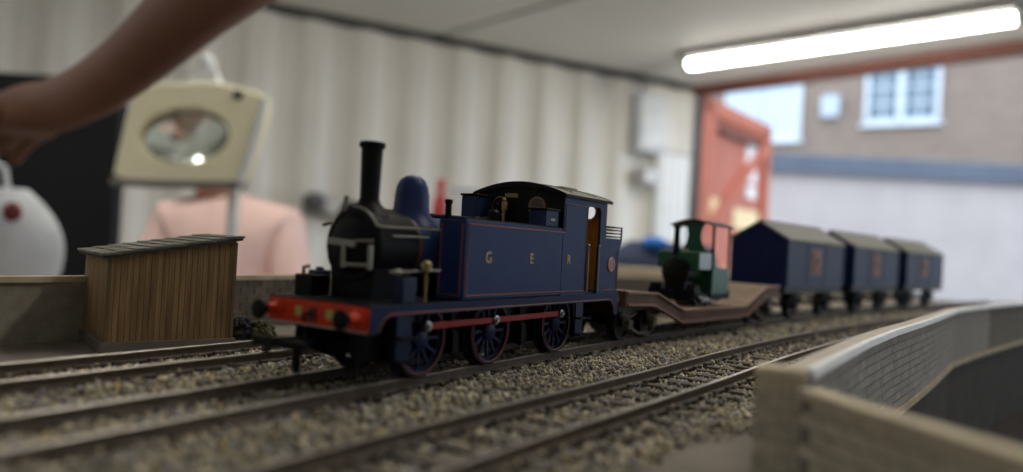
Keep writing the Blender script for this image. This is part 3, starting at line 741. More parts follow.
strip(near, [(-1.9,9.2),(1.9,9.2),(1.9,10.5),(-1.9,10.5)]).build('near_coping', COPE, bp_, smooth=False)
brick_face(bp_, offs(near, -1.1), -1, -27, 16, 5.0, 2.28, BRK3, 60, 170, proud=.25)
strip(wing, [(-1.3,-10.5),(1.3,-10.5),(1.3,10.8),(-1.3,10.8)]).build('far_wall_core', MORT2, bp_, smooth=False)
strip(wing, [(-2.4,10.8),(2.4,10.8),(2.4,12.0),(-2.4,12.0)]).build('far_coping', COPE2, bp_, smooth=False)
strip(wing, [(-2.7,10.8),(-2.1,10.8),(-1.2,12.2),(-2.4,12.2)]).build('white_edge', mat('coping_white_edge', (.85,.87,.90), .6, var=.05, scale=150), bp_, smooth=False)
strip(wing, [(-2.2,-12.5),(1.6,-12.5),(1.6,-10.5),(-2.2,-10.5)]).build('far_wall_plinth', COPE, bp_, smooth=False)
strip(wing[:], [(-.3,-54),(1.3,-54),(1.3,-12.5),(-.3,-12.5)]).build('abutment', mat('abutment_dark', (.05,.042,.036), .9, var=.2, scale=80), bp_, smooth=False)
brick_face(bp_, offs(wing, -1.3), -1, -10.2, 9, 5.8, 2.3, BRK2, 330, 280)

# plank shed ---------------------------------------------------------------
sa, sb_ = Vector((-102.3, 191.8)), Vector((-77.6, 212.2)); sd = (sb_-sa).normalized(); L_ = (sb_-sa).length; SHD = 50.47
z0s = -1.5
sh = thing('plank_shed', 'brown vertical plank model shed with sloping grey shingle roof', 'shed', (sa.x, sa.y, z0s), SHD)
DP = 30.
MB().box(-1, L_+1, -.8, DP+1, GZ-z0s, 0).build('plinth', SOIL, sh)
def ztop(x): return 21.7 + (27.4-21.7)*x/L_
MB().prism([(.4,0),(L_-.4,0),(L_-.4,ztop(L_)-.3),(.4,ztop(0)-.3)], 'y', .4, DP-.4).build('shed_core', mat('shed_dark', (.035,.024,.015), .9, scale=100), sh, smooth=False)
WOOD = streak('shed_plank', (.18,.11,.048), (.43,.265,.125), (700, 700, 50))
nb_ = 22; bw = L_/nb_
for i in range(nb_):
    x0, x1 = i*bw+.07, (i+1)*bw-.07; py0 = random.uniform(-.12, .05)
    MB().prism([(x0,0),(x1,0),(x1,ztop(x1)),(x0,ztop(x0))], 'y', py0, .6).build('plank', WOOD, sh, smooth=False)
    MB().prism([(x0,0),(x1,0),(x1,ztop(x1)),(x0,ztop(x0))], 'y', DP-.6, DP).build('plank', WOOD, sh, smooth=False)
for i in range(19):
    y0 = i*DP/19+.07; y1 = (i+1)*DP/19-.07
    for xx, zt in ((0, ztop(0)), (L_-.6, ztop(L_))): MB().box(xx+random.uniform(-.1,.05), xx+.6, y0, y1, 0, zt-.2).build('plank', WOOD, sh, smooth=False)
for x, zt in ((-.3, ztop(0)-.4), (L_-.5, ztop(L_)-.4)): MB().box(x, x+.9, -.35, .5, 0, zt).build('corner_post', streak('shed_post', (.12,.085,.045), (.22,.155,.08), (700,700,60)), sh)
# roof of overlapping shingle courses
rf = MB().prism([(-1.6,ztop(-1.6)), (L_+1.4,ztop(L_+1.4)), (L_+1.4,ztop(L_+1.4)+.7), (-1.6,ztop(-1.6)+.7)], 'y', -1.3, DP+1.3).build('roof', mat('roof_board', (.06,.056,.05), .9, scale=100), sh, smooth=False)
SHG = per_piece('roof_shingle', [(.22,.21,.18),(.27,.26,.22),(.19,.185,.165),(.31,.30,.25)])
ang = math.atan2(27.4-21.7, L_); rl = (L_+3)/9
sg = MB().box(-rl*.62, rl*.62, -1.55, 1.55, -.28, .32).mesh('shingle', False); sg.materials.append(SHG)
for i in range(9):
    for j in range(11):
        x = -1.6 + (i+.5)*rl; yj = -1.3 + (DP+2.6)*(j+.5)/11 + (.7 if i % 2 else -.3)*.5
        piece('shingle', sg, rf, (x, yj, ztop(x)+1.0+random.uniform(-.05,.08)), roty=-ang+.075)
# coal and moss heap beside the shed
hp_ = thing('moss_heap', 'small dark heap of coal and moss beside the plank shed', 'heap', (-79.5, 233.5, GZ), 60.)
def heap(cx_, cy_, rx, ry, rz, m, nm, seed):
    rr = random.Random(seed); mb = MB(); 
    for i in range(70):
        a = rr.uniform(0, 6.28); b = rr.uniform(0, 1); k_ = math.sqrt(b); z_ = rz*math.sqrt(max(0, 1-b)); r_ = rr.uniform(.55, 1.15)
        mb.ball((cx_+rx*k_*math.cos(a), cy_+ry*k_*math.sin(a), z_*.85+.3), r_, r_*rr.uniform(.7,1.2), r_*rr.uniform(.6,1), 6, 4)
    mb.ball((cx_,cy_,0), rx, ry, rz*.85, 14, 8); return mb.build(nm, m, hp_, smooth=False)
heap(-2.6, 0, 4.0, 4.0, 7.2, mat('coal_black', (.014,.014,.014), .7, scale=200), 'coal', 3)
heap(3.2, -1.2, 4.0, 4.0, 6.2, mat('moss_olive', (.085,.080,.038), .9, var=.4, scale=300), 'moss', 5)

# ================================================================== BLUE TANK ENGINE
S0 = 104.6
def at_path(s): x, y = path(s); return (x, y, 0)
x_, y_ = W(S0, T0)
lo = thing('tank_locomotive', 'dark blue side tank engine with red buffer beam and tall black chimney', 'locomotive', (x_, y_, 0), TH0)
LN = 110.4; HW = 14.1
MB().box(0, LN, -HW, HW, 15.3, 16.3).build('footplate', BLACK, lo, bevel=.15)
def arc(cx_, cz_, r, a0, a1, n=8): return [(cx_+r*math.cos(R(a0+(a1-a0)*i/n)), cz_+r*math.sin(R(a0+(a1-a0)*i/n))) for i in range(n+1)]
vprof = [(0,16.2),(0,10.9),(2.4,10.9)] + arc(6.4, 10.0, 4.0, 168, 90) + arc(LN-7.0, 9.6, 4.3, 90, 8) + [(LN-2.3,9.4),(LN,9.4),(LN,16.2)]
for sy in (-1, 1):
    y0, y1 = sorted((sy*HW, sy*(HW-.8)))
    v_ = MB().prism(vprof, 'y', y0 - (.12 if sy < 0 else 0), y1 + (.12 if sy > 0 else 0)).build('valance', mat('valance_blue', (.010, .019, .060), .5, var=.08, spec=.12), lo, smooth=False)
    low = [(p[0], sy*(HW+.16), p[1]+.45) for p in vprof[2:-2]]
    MB().tube(low, .16, 5).build('lining', LINING, v_)
for xb, nm, zl in ((0, 'buffer_beam', 10.9), (LN-1.2, 'buffer_beam', 9.4)):
    bm_ = MB().box(xb-.15 if xb == 0 else xb, xb+1.2, -HW+.1, HW-.1, zl, 15.9).build(nm, RED if xb == 0 else mat('rear_beam_dark', (.03,.008,.008), .6), lo, bevel=.12)
    if xb == 0:
        for a, b in (((-HW,zl+.15),(HW,zl+.15)),): MB().bar((-.2, a[0]+.3, a[1]), (-.2, b[0]-.3, b[1]), .3, .35).build('edge_line', PALE, bm_)
        for yy in (5.2, -3.6): MB().box(-.32, -.1, yy-1.0, yy+1.0, 12.6, 14.6).build('gold_mark', mat('beam_gold', (.48,.36,.08), .5, var=.2, scale=900), bm_, bevel=.2)
        MB().box(-.5, 0, .1, 2.0, 11.8, 14.8).build('hook_plate', mat('dark_red_plate', (.10,.012,.010), .5, scale=200), bm_)
        MB().tube([(-.4,1.05,13.4),(-2.0,1.05,13.5),(-2.8,1.05,12.9),(-2.4,1.05,12.2),(-1.6,1.05,12.4)], .35, 8).build('draw_hook', BLACK, bm_)
    sg_ = -1 if xb == 0 else 1; xo = 0 if xb == 0 else LN
    for yy in (-11.4, 11.4):
        b_ = MB().lathe([(1.9,0),(1.9,.5*sg_),(1.25,1.0*sg_),(1.1,3.0*sg_)], (xo,yy,13.6), 'x', 20).build('buffer', RED if xb == 0 else BLACK, lo)
        MB().lathe([(.65,2.8*sg_),(.65,4.4*sg_),(1.9,4.6*sg_),(2.0,5.1*sg_),(1.2,5.4*sg_)], (xo,yy,13.6), 'x', 20).build('buffer_head', BLACK, b_)
# couplings
def coupling(root, xo, sg_, z=8.4):
    c = MB().bar((xo - sg_*9, 0, z), (xo + sg_*9, 0, z), 4.5, 1.1)
    c.bar((xo + sg_*9, -7, z), (xo + sg_*9, 7, z), 1.3, 1.6); o = c.build('coupling', BLACK, root)
    MB().bar((xo + sg_*1, 0, z+.4), (xo + sg_*11.5, 0, z+1.0), 1.5, .8).bar((xo + sg_*11.3, 0, z+1.0), (xo + sg_*12.2, 0, z-1.6), 1.5, .8).build('hook', BLACK, o)
    MB().bar((xo + sg_*4.5, 0, z), (xo + sg_*4.5, 0, z-6.2), 1.0, 1.0).build('drop_pin', BLACK, o)
coupling(lo, 0, -1); coupling(lo, LN, 1)
# frames
for sy in (-1, 1): MB().prism([(3,14.5),(3,6),(10,3.5),(90,3.5),(100,6),(104,14.5)], 'y', sy*6.6-.5, sy*6.6+.5).build('frame_plate', BLACK, lo, smooth=False)
MB().box(8, 98, -5.5, 5.5, 5, 14.8).build('motion_block', BLACK, lo)
# wheels
SPK = 12
def wheel_tree(root, x, sy, r, blue, red, spokes=SPK, yw=9.2, crank=True):
    b = MB().lathe([(2.1,-1.0*sy),(2.3,.9*sy),(1.5,1.3*sy)], (0,0,0), 'y', 16)
    b.torus((0,0,0), 'y', r-1.25, .55, 32, 6)
    for k in range(spokes):
        a = 2*math.pi*k/spokes; b.bar((math.cos(a)*1.2, 0, math.sin(a)*1.2), (math.cos(a)*(r-1.2), .2*sy, math.sin(a)*(r-1.2)), .75, .55, up=(0,1,0))
    if crank: b.bar((0, .8*sy, -.5), (0, .8*sy, 3.7), 2.0, .8, up=(0,1,0))
    w = b.build('wheel', blue, root, loc=(x, sy*yw, r))
    MB().rings([[(rr*math.cos(a), yy*sy, rr*math.sin(a)) for a in [2*math.pi*k/40 for k in range(40)]] for rr, yy in ((r-1.1,1.1),(r,1.1),(r,-.9),(r+.75,-1.0),(r+.75,-1.6),(r-1.1,-1.6),(r-1.1,1.1))], False).build('tyre', mat('tyre_dark', (.012,.012,.02), .5, .3, scale=300), w)
    MB().torus((0, 1.15*sy, 0), 'y', r-.72, .2, 40, 5).build('tyre_lining', red, w)
    return w
WX = (20.4, 46.4, 78.9)
WRED = mat('wheel_lining_red', (.18,.022,.038), .45, var=.05); WBL = mat('wheel_blue', (.008,.014,.055), .45, var=.1, spec=.2)
for x in WX:
    for sy in (-1, 1): wheel_tree(lo, x, sy, 8.0, WBL, WRED)
    MB().cyl((x,-9,8),(x,9,8), 1.2, n=12).build('axle', BLACK, lo)
for sy in (-1, 1):
    rd = MB(); zr, yr = 10.9, sy*11.2
    for a, b in zip(WX, WX[1:]): rd.bar((a+.8, yr, zr), (b-.8, yr, zr), .5, 1.45, up=(0,0,1))
    r_ = rd.build('coupling_rod', RODRED, lo, bevel=.1)
    for x in WX: MB().lathe([(1.15,-.6*sy),(1.15,.7*sy),(.6,.75*sy),(.6,1.2*sy)], (x,yr,zr), 'y', 16).build('crank_pin', STEEL, r_)
    # springs and brake hangers behind the rods, guard irons
    for x in (33, 62.5, 92): MB().bar((x, sy*8, 14.5), (x+1.5, sy*8, 3.2), 1.2, 1.2).box(x-.2, x+2.0, sy*8-1.2, sy*8+1.2, 3.6, 8.6).build('brake_hanger', BLACK, lo)
    MB().bar((12, sy*12.3, 14.2), (96, sy*12.3, 14.2), .5, .5).build('pull_rod', mat('rod_grey', (.05,.05,.045), .5, scale=300), lo)
    MB().bar((3.5, sy*8.6, 11), (2.8, sy*8.6, 1.2), .8, 1.4).build('guard_iron', BLACK, lo)
    # steps
    for xs, zl in ((10.2, 4.6), (85.5, 4.8)):
        s_ = MB().box(xs-2.2, xs+2.2, sy*13.6-.25, sy*13.6+.25, zl, 14.6).build('step_plate', mat('step_blue', (.014,.024,.06), .5, var=.1, spec=.15), lo, bevel=.1)
        for zz in (zl, zl+4.6): MB().box(xs-2.4, xs+2.4, sy*14.6-.9, sy*14.6+.9, zz, zz+.5).build('tread', BLACK, s_)
# boiler, smokebox
BZ = 27.4
MB().lathe([(7.1,21),(7.1,74)], (0,0,BZ), 'x', 48).build('boiler', BLUE, lo)
MB().lathe([(7.3,21.2),(7.35,21.9),(7.3,22.6)], (0,0,BZ), 'x', 48).build('boiler_band', mat('band_dark_red', (.07,.016,.014), .5), lo)
sb = MB().lathe([(7.2,8.4),(7.75,8.9),(7.75,20.8),(7.4,21.2)], (0,0,BZ), 'x', 48).prism([(-5.6,16.3),(5.6,16.3),(6.4,24),(-6.4,24)], 'x', 8.9, 20.8).build('smokebox', SOOT, lo)
MB().lathe([(.4,6.9),(3,7.1),(5.4,7.7),(6.3,8.4)], (0,0,BZ), 'x', 40).build('smokebox_door', BLACK, sb)
MB().torus((8.55,0,BZ), 'x', 7.2, .22, 40, 6).build('front_ring', BLACK, sb)
PALE2 = mat('pale_strap', (.24,.235,.21), .45, .2, var=.1)
for a, b, w_, h_ in (((7.2, 5.8, 28.0), (6.7, -2.6, 27.6), .6, 1.35), ((6.9, -2.6, 28.3), (7.2, -7.0, 28.5), .4, .5), ((6.6, .6, 23.3), (6.9, -7.0, 23.5), .5, .75)):
    MB().bar(a, b, w_, h_).build('door_strap', PALE2, sb, bevel=.1)
for yy in (.4, -7.0): MB().bar((6.6, yy, 22.6), (6.6, yy, 27.6), 1.0, .7, up=(1,0,0)).build('lamp_iron', PALE2, sb, bevel=.1)
hr = [(8.3, 7.9*math.sin(R(a)), BZ+7.9*math.cos(R(a))) for a in range(0, -61, -10)]
hr = [(8.2, 8.05*math.sin(R(a)), BZ+8.05*math.cos(R(a))) for a in (0,-12,-24,-36,-48,-58)] + [(9.5,-7.4,31.4),(24,-7.5,31.6),(34,-7.5,31.7)]
MB().tube(hr, .24, 7).build('handrail', PALE2, lo)
MB().tube([(12,-7.9,29.6),(24,-7.7,29.8)], .22, 7).build('handrail', PALE2, lo)
MB().tube([(6,-13.0,22.6),(13,-13.0,22.7),(22,-13.0,22.9)], .18, 7).ball((8.5,-13,22.6), 1.2,.6,.6, 10, 6).build('oil_pipe', PALE2, lo)
MB().bar((9.6, 3.6, 34.5), (9.6, 3.6, 37.6), .5, .8, up=(1,0,0)).build('lamp_iron', PALE2, lo)
MB().bar((9.2, 7.2, 31.8), (9.2, 9.6, 31.2), .5, .5).build('lamp_bracket', BLACK, lo)
# chimney and dome
MB().lathe([(5.0,33.6),(3.6,35.2),(2.5,36.2),(2.05,37.4),(2.3,47.9),(2.75,48.2),(2.8,49.0),(2.55,49.3),(1.8,49.3),(1.7,46)], (12.8,0,0), 'z', 32).build('chimney', BLACK, lo)
MB().lathe([(6.2,32.2),(5.1,33.8),(4.3,35.0),(4.05,36.5),(3.9,39.2),(3.6,41.1),(2.9,42.6),(1.7,43.5),(.2,43.8)], (26.6,0,0), 'z', 36).build('dome', mat('dome_blue', (.016,.032,.115), .42, var=.05, spec=.2), lo)
MB().lathe([(.9,33.8),(.75,38.2),(1.0,38.4),(1.0,39.4)], (40.3,0,0), 'z', 14).build('safety_valve', BLACK, lo)
# side tanks
for sy in (-1, 1):
    y0, y1 = sorted((sy*14.45, sy*6.9))
    tk = MB().box(28.2, 72.6, y0, y1, 16.3, 34.3).build('side_tank', BLUE if sy < 0 else BLUE, lo, bevel=.35)
    MB().box(28.6, 72.6, y0+.5, y1-.5, 34.3, 34.6).build('tank_top', BLACK, tk)
    yo = sy*14.5
    loop = [(29.3,yo,17.4),(86.3,yo,17.4),(86.3,yo,41.2),(73.4,yo,41.2),(73.4,yo,33.3),(29.3,yo,33.3),(29.3,yo,17.4)]
    MB().tube(loop, .17, 5).build('lining', LINING, tk)
    fx_ = 28.15; ya, yb = sy*13.6, sy*7.8
    MB().tube([(fx_,ya,17.4),(fx_,yb,17.4),(fx_,yb,33.3),(fx_,ya,33.3),(fx_,ya,17.4)], .17, 5).build('lining', LINING, tk)
    MB().lathe([(1.3,34.5),(1.3,35.0),(.4,35.2)], (38, sy*10.5, 0), 'z', 18).build('filler_cap', BLACK, tk)
    xa_, zt_ = (64.4, 38.8) if sy < 0 else (63.6, 42.2)
    bx_ = MB().box(xa_, 71.2, sy*10.9-2.6, sy*10.9+2.6, 34.6, zt_).build('tool_box', mat('toolbox_blue', (.014,.026,.075), .5, var=.1, spec=.15), lo, bevel=.2)
    MB().box(xa_-.4, 71.6, sy*10.9-2.9, sy*10.9+2.9, zt_, zt_+.6).build('box_lid', SOOT, bx_, bevel=.15)
    MB().bar((66.8, sy*10.9-2.7, 36.4), (69.0, sy*10.9-2.7, 36.4), .2, .6).build('box_plate', PALE2, bx_)
for ch_, s_ in (('G', 142.1), ('E', 161.2), ('R', 180.8)):
    text_mesh(ch_, 3.7, GOLD, 'letter', lo, (s_-S0, -14.58, 25.9), (R(90), 0, 0))
MB().tube([(72,6,40.8),(70,4.6,41),(67.5,4.0,40),(67,4.0,36)], .55, 8).build('steam_pipe', SOOT, lo)
w_ = MB().lathe([(.4,34.5),(.4,38.2),(.65,38.4),(.65,40.2),(.4,40.4),(.4,40.9),(.6,41.1),(.2,41.8)], (63.2, -1.0, 0), 'z', 14).build('whistle', BRASS, lo)
MB().lathe([(1.6,34),(1.6,37.5),(1.0,38.2)], (58.5, -1, 0), 'z', 16).build('valve_cover', SOOT, lo)
MB().box(60, 72, -5.5, 5.5, 30, 35.2).build('firebox_top', BLACK, lo, bevel=.8)
MB().tube([(20,7.6,35.2),(40,7.6,35.3),(66,7.6,35.5)], .7, 8).build('shaded_tank_edge', BLACK, lo)  # black bar put in for the far tank's top edge in shade
# cab
def roofz(y): return 43.1 + 4.3*math.sqrt(max(0, 1-(y/15.6)**2)) - 1.25*(1 - 0)*0
def roofz(y): return 42.7 + 3.2*math.cos(y/15.2*math.pi/2)**.85
ys = [-14.2 + 28.4*i/24 for i in range(25)]
front = [(-14.2,33.4)] + [(y, roofz(y)-.2) for y in ys] + [(14.2,33.4)]
cfp = MB().prism(front, 'x', 72.4, 73.2).build('cab_front', BLACK, lo, smooth=False)
for yy in (-5.9, 6.4):
    MB().torus((72.3, yy, 40.0), 'x', 2.5, .32, 28, 8).build('spectacle_ring', mat('spectacle_brass', (.22,.12,.06), .4, .6, scale=300), cfp)
    MB().lathe([(2.4,-.08),(2.4,.06)], (72.3, yy, 40.0), 'x', 28).build('spectacle_glass', mat('spectacle_glass', (.035,.022,.015), .12, var=.1), cfp)
MB().box(71.9, 72.3, .4, 4.6, 42.5, 43.6).build('name_plate', mat('plate_ochre', (.22,.18,.055), .5, var=.2, scale=800), cfp)
for sy in (-1, 1):
    y0, y1 = sorted((sy*14.45, sy*13.7))
    cs = MB().prism([(72.6,16.3),(87.2,16.3),(87.2,29.5),(86.4,31.2),(86.4,40.2),(87.4,41.4),(94.2,41.4),(95.0,40.2),(95.0,31.2),(94.4,29.5),(94.4,16.3),(98.9,16.3),(98.9,43.4),(72.6,43.4)], 'y', y0, y1).build('cab_side', BLUE, lo, smooth=False)
    for xh in (87.4, 94.2): MB().tube([(xh, sy*14.75, 17),(xh, sy*14.75, 30)], .28, 8).ball((xh, sy*14.75, 30.2), .5,.5,.5, 8, 6).build('cab_handrail', STEEL, cs)
    # bunker
    bprof = [(98.9,16.3),(108.6,16.3),(108.6,27.5),(109.2,30),(110.6,32.4),(110.6,32.8),(98.9,32.8)]
    bk = MB().prism(bprof, 'y', y0, y1).build('bunker_side', BLUE, lo, smooth=False)
    MB().tube([(99.6,sy*14.5,17.3),(107.8,sy*14.5,17.3),(107.8,sy*14.5,29)], .15, 5).build('lining', LINING, bk)
    MB().lathe([(2.2,0),(2.2,.25*sy),(1.7,.3*sy)], (103.2, sy*14.45, 24.9), 'y', 28).build('number_plate', mat('plate_red', (.30,.045,.03), .45, var=.1), bk)
    MB().torus((103.2, sy*14.7, 24.9), 'y', 2.05, .18, 28, 6).build('plate_rim', GOLD, bk)
MB().prism([(108.0,16.3),(108.6,16.3),(108.6,27.5),(109.2,30),(110.6,32.4),(110.6,32.8),(110.0,32.8),(108.6,30.2),(108.0,27.5)], 'y', -14.4, 14.4).build('bunker_back', BLUE, lo, smooth=False)
MB().box(98.9, 99.6, -13.7, 13.7, 16.3, 32.8).build('bunker_front', ORANGE, lo)
cr = MB().box(95.6, 98.5, -13.6, 13.6, 33, 42.8)
bkp = [(-13.7,32.8),(13.7,32.8)] + [(y*.965, roofz(y)-.5) for y in reversed(ys)]
def plate_with_holes(outer, holes, x, th, name, m, parent):
    """flat sheet in the y-z plane with round openings"""
    bm = bmesh.new(); eds = []
    for lp_ in [outer] + [[(cy_+r*math.cos(2*math.pi*k/24), cz_+r*math.sin(2*math.pi*k/24)) for k in range(24)] for cy_, cz_, r in holes]:
        vs_ = [bm.verts.new((x*.001, y*.001, z*.001)) for y, z in lp_]
        eds += [bm.edges.new((vs_[i], vs_[(i+1) % len(vs_)])) for i in range(len(vs_))]
    bmesh.ops.triangle_fill(bm, use_beauty=True, edges=eds)
    me = bpy.data.meshes.new(name); bm.to_mesh(me); bm.free(); me.materials.append(m)
    o = bpy.data.objects.new(name, me); COL.objects.link(o); o.parent = parent
    so = o.modifiers.new('sheet', 'SOLIDIFY'); so.thickness = th*.001; so.offset = 0
    return o
cbk = plate_with_holes(bkp, [(-9.0, 40.3, 2.2), (9.0, 40.3, 2.2)], 98.5, .8, 'cab_back', ORANGE, lo)
for yy in (-9.0, 9.0): MB().torus((98.0, yy, 40.3), 'x', 2.25, .25, 28, 6).build('window_ring', BRASS, cbk)
MB().box(73.2, 98, -13.6, 13.6, 16.3, 17.0).build('cab_floor', DBLUE, lo)
MB().box(73.2, 75.5, -12, 12, 17, 34).lathe([(6.5,73.2),(6.5,76.5)], (0,0,27), 'x', 28).build('backhead', ORANGE, lo)
for z in (33.4, 34.4, 35.4, 36.3):
    MB().tube([(99.2,-14.0,z),(110.9,-14.0,z),(110.9,14.0,z),(99.2,14.0,z)], .2, 6).build('coal_rail', BLACK, lo)
for x, y in ((110.9,-14.0),(110.9,14.0)): MB().bar((x,y,32.6),(x,y,36.5), .4, .4, up=(1,0,0)).build('rail_post', BLACK, lo)
MB().ball((104, 0, 31), 4.6, 12, 2.6, 18, 8).build('bunker_coal', mat('coal_black', (0,0,0)), lo)
yr = [-15.1 + 30.2*i/28 for i in range(29)]
rz_ = lambda y: 42.7 + 3.4*math.cos(y/15.6*math.pi/2)**.85
rp_ = [(y, rz_(y)) for y in yr] + [(y, rz_(y)+.75) for y in reversed(yr)]
rf_ = MB().prism(rp_, 'x', 71.4, 100.4).build('cab_roof', ROOFK, lo)
for x in (71.1, 100.1): MB().prism([(y, rz_(y)-.15) for y in yr] + [(y, rz_(y)+.85) for y in reversed(yr)], 'x', x, x+.6).build('roof_edge', BLACK, rf_)
for sy in (-1, 1): MB().bar((71.4, sy*15.2, rz_(15.1)+.3), (100.5, sy*15.2, rz_(15.1)+.3), .5, .8).build('gutter', BLACK, rf_)
for x in (79, 93): MB().prism([(y*.86, rz_(y*.86)+.7) for y in yr] + [(y*.86, rz_(y*.86)+1.0) for y in reversed(yr)], 'x', x, x+.5).build('roof_rib', ROOFK, rf_)
MB().box(81.5, 90.5, -8.5, -1.0, 44.6, 46.6).build('roof_hatch', ROOFK, rf_, bevel=.2)
# footplate fittings
for sy in (-1, 1):
    b_ = MB().box(9.4, 13.6, sy*12.3-1.4, sy*12.3+1.4, 16.3, 21.4).build('sand_box', mat('step_blue', (0,0,0)), lo, bevel=.25)
    MB().lathe([(.9,21.4),(.9,21.9),(.3,22.1)], (11.5, sy*12.3, 0), 'z', 14).build('box_cap', BLACK, b_)
    v_ = MB().cyl((16.6, sy*13.4, 16.3), (16.6, sy*13.4, 23.4), .35, n=10).build('valve_post', BRASS, lo)
    MB().lathe([(.5,22.2),(1.1,22.8),(1.1,24.4),(.5,25)], (16.6, sy*13.4, 0), 'z', 14).bar((15.0, sy*13.4, 24.0), (18.0, sy*13.4, 24.0), .8, .9).build('valve_head', BRASS, v_)
MB().box(5.0, 9.8, 7.5, 12.8, 16.3, 20.6).build('tool_chest', BLACK, lo, bevel=.2)
MB().tube([(6.5,11.8,20.4),(6.5,11.8,22.0),(7.5,11.0,22.3)], .45, 8).build('lamp_socket', BRASS, lo)

# ================================================================== WELL WAGON
TH2 = 37.3
gx, gy = W(215, T0); d2 = Vector((math.sin(R(TH2)), math.cos(R(TH2)))); n2 = Vector((-d2.y, d2.x))
def D2(s, t=0.): return (gx + d2.x*(s-215) + n2.x*t, gy + d2.y*(s-215) + n2.y*t)
wx, wy = D2(221)
wg = thing('well_wagon', 'brown low well wagon carrying the small green engine', 'wagon', (wx, wy, 0), TH2)
top = [(0,16.4),(20.5,15.8),(43,9.2),(105.5,8.8),(130,16.6),(150,17.0)]
bot = [(0,12.0),(19,11.4),(41.5,4.5),(107.5,4.2),(132,12.0),(150,12.4)]
for sy in (-1, 1):
    y0, y1 = sorted((sy*14.6, sy*13.6))
    f_ = MB().prism(top + bot[::-1], 'y', y0, y1).build('side_frame', WBROWN, wg, smooth=False)
    for ln, dz in ((top, -.3), (bot, .3)):
        m_ = MB()
        for (xa, za), (xb, zb2) in zip(ln, ln[1:]): m_.bar((xa, sy*14.5, za+dz), (xb, sy*14.5, zb2+dz), 2.0, .7)
        m_.build('flange', mat('flange_brown', (.22,.125,.08), .6, var=.15), f_, smooth=False)
for (xa, za), (xb, zb2) in zip(top, top[1:]):
    n_ = max(2, round(math.hypot(xb-xa, zb2-za)/4.2))
    for i in range(n_):
        u0, u1 = (i+.04)/n_, (i+.96)/n_
        MB().bar((xa+(xb-xa)*u0, 0, za+(zb2-za)*u0-.55+random.uniform(-.06,.06)), (xa+(xb-xa)*u1, 0, za+(zb2-za)*u1-.55), 27.2, .9).build('deck_plank', WDECK, wg, smooth=False)
for xe, sg_ in ((0,-1),(150,1)):
    MB().box(xe-.6, xe+.6, -14.4, 14.4, 11.5, 16.6).build('headstock', WBROWN, wg, bevel=.15)
    for yy in (-11.4, 11.4):
        b_ = MB().lathe([(1.8,0),(1.8,.5*sg_),(1.1,1.0*sg_),(1.0,2.6*sg_)], (xe+.5*sg_,yy,14.0), 'x', 18).build('buffer', WBROWN, wg)
        MB().lathe([(.6,2.4*sg_),(.6,3.4*sg_),(2.4,3.6*sg_),(2.5,4.3*sg_),(1.6,4.7*sg_)], (xe,yy,14.0), 'x', 20).build('buffer_head', mat('buffer_brown', (.10,.075,.05), .6, scale=200), b_)
coupling(wg, 0, -1, 8.0); coupling(wg, 150, 1, 8.0)
WHL = mat('wagon_wheel_black', (.018,.016,.015), .5, .4, var=.2)
def plain_wheel(root, x, sy, r, y=9.0):
    return MB().lathe([(1.2,1.2*sy),(1.3,.4*sy),(r-1.4,.3*sy),(r-1.2,1.1*sy),(r,1.1*sy),(r,-.8*sy),(r+.7,-1.0*sy),(r+.7,-1.5*sy),(1.2,-1.3*sy)], (0,0,0), 'y', 30).build('wheel', WHL, root, loc=(x, sy*y, r))
AXG = mat('axle_guard_brown', (.10,.085,.062), .7, var=.2)
for xs in ((6.5, 24.0), (126, 143.5)):
    for x in xs:
        for sy in (-1, 1):
            plain_wheel(wg, x, sy, 5.6)
            g_ = MB().prism([(x-3.4,10.8),(x+3.4,10.8),(x+1.4,3.6),(x-1.4,3.6)], 'y', sy*11.2-.4, sy*11.2+.4).build('axle_guard', AXG, wg, smooth=False)
            MB().box(x-1.5, x+1.5, sy*12.2-1.0, sy*12.2+1.0, 3.9, 7.0).build('axle_box', AXG, g_, bevel=.3)
            MB().tube([(x-5,sy*12,9.2),(x-2,sy*12,8.0),(x+2,sy*12,8.0),(x+5,sy*12,9.2)], .6, 6).build('leaf_spring', AXG, g_)
        MB().cyl((x,-9,5.6),(x,9,5.6), .9, n=10).build('axle', BLACK, wg)
    MB().bar((xs[0]-6, -11.2, 10.6), (xs[1]+6, -11.2, 10.6), .8, 1.6).bar((xs[0]-6, 11.2, 10.6), (xs[1]+6, 11.2, 10.6), .8, 1.6).build('bogie_frame', AXG, wg)
    MB().bar((xs[0]+1.5, -11.8, 4.4), (xs[0]+8, -11.8, 2.0), .7, .9).bar((xs[0]+8, -11.8, 2.0), (xs[1]-2, -11.8, 2.0), .7, .9).build('brake_lever', AXG, wg)

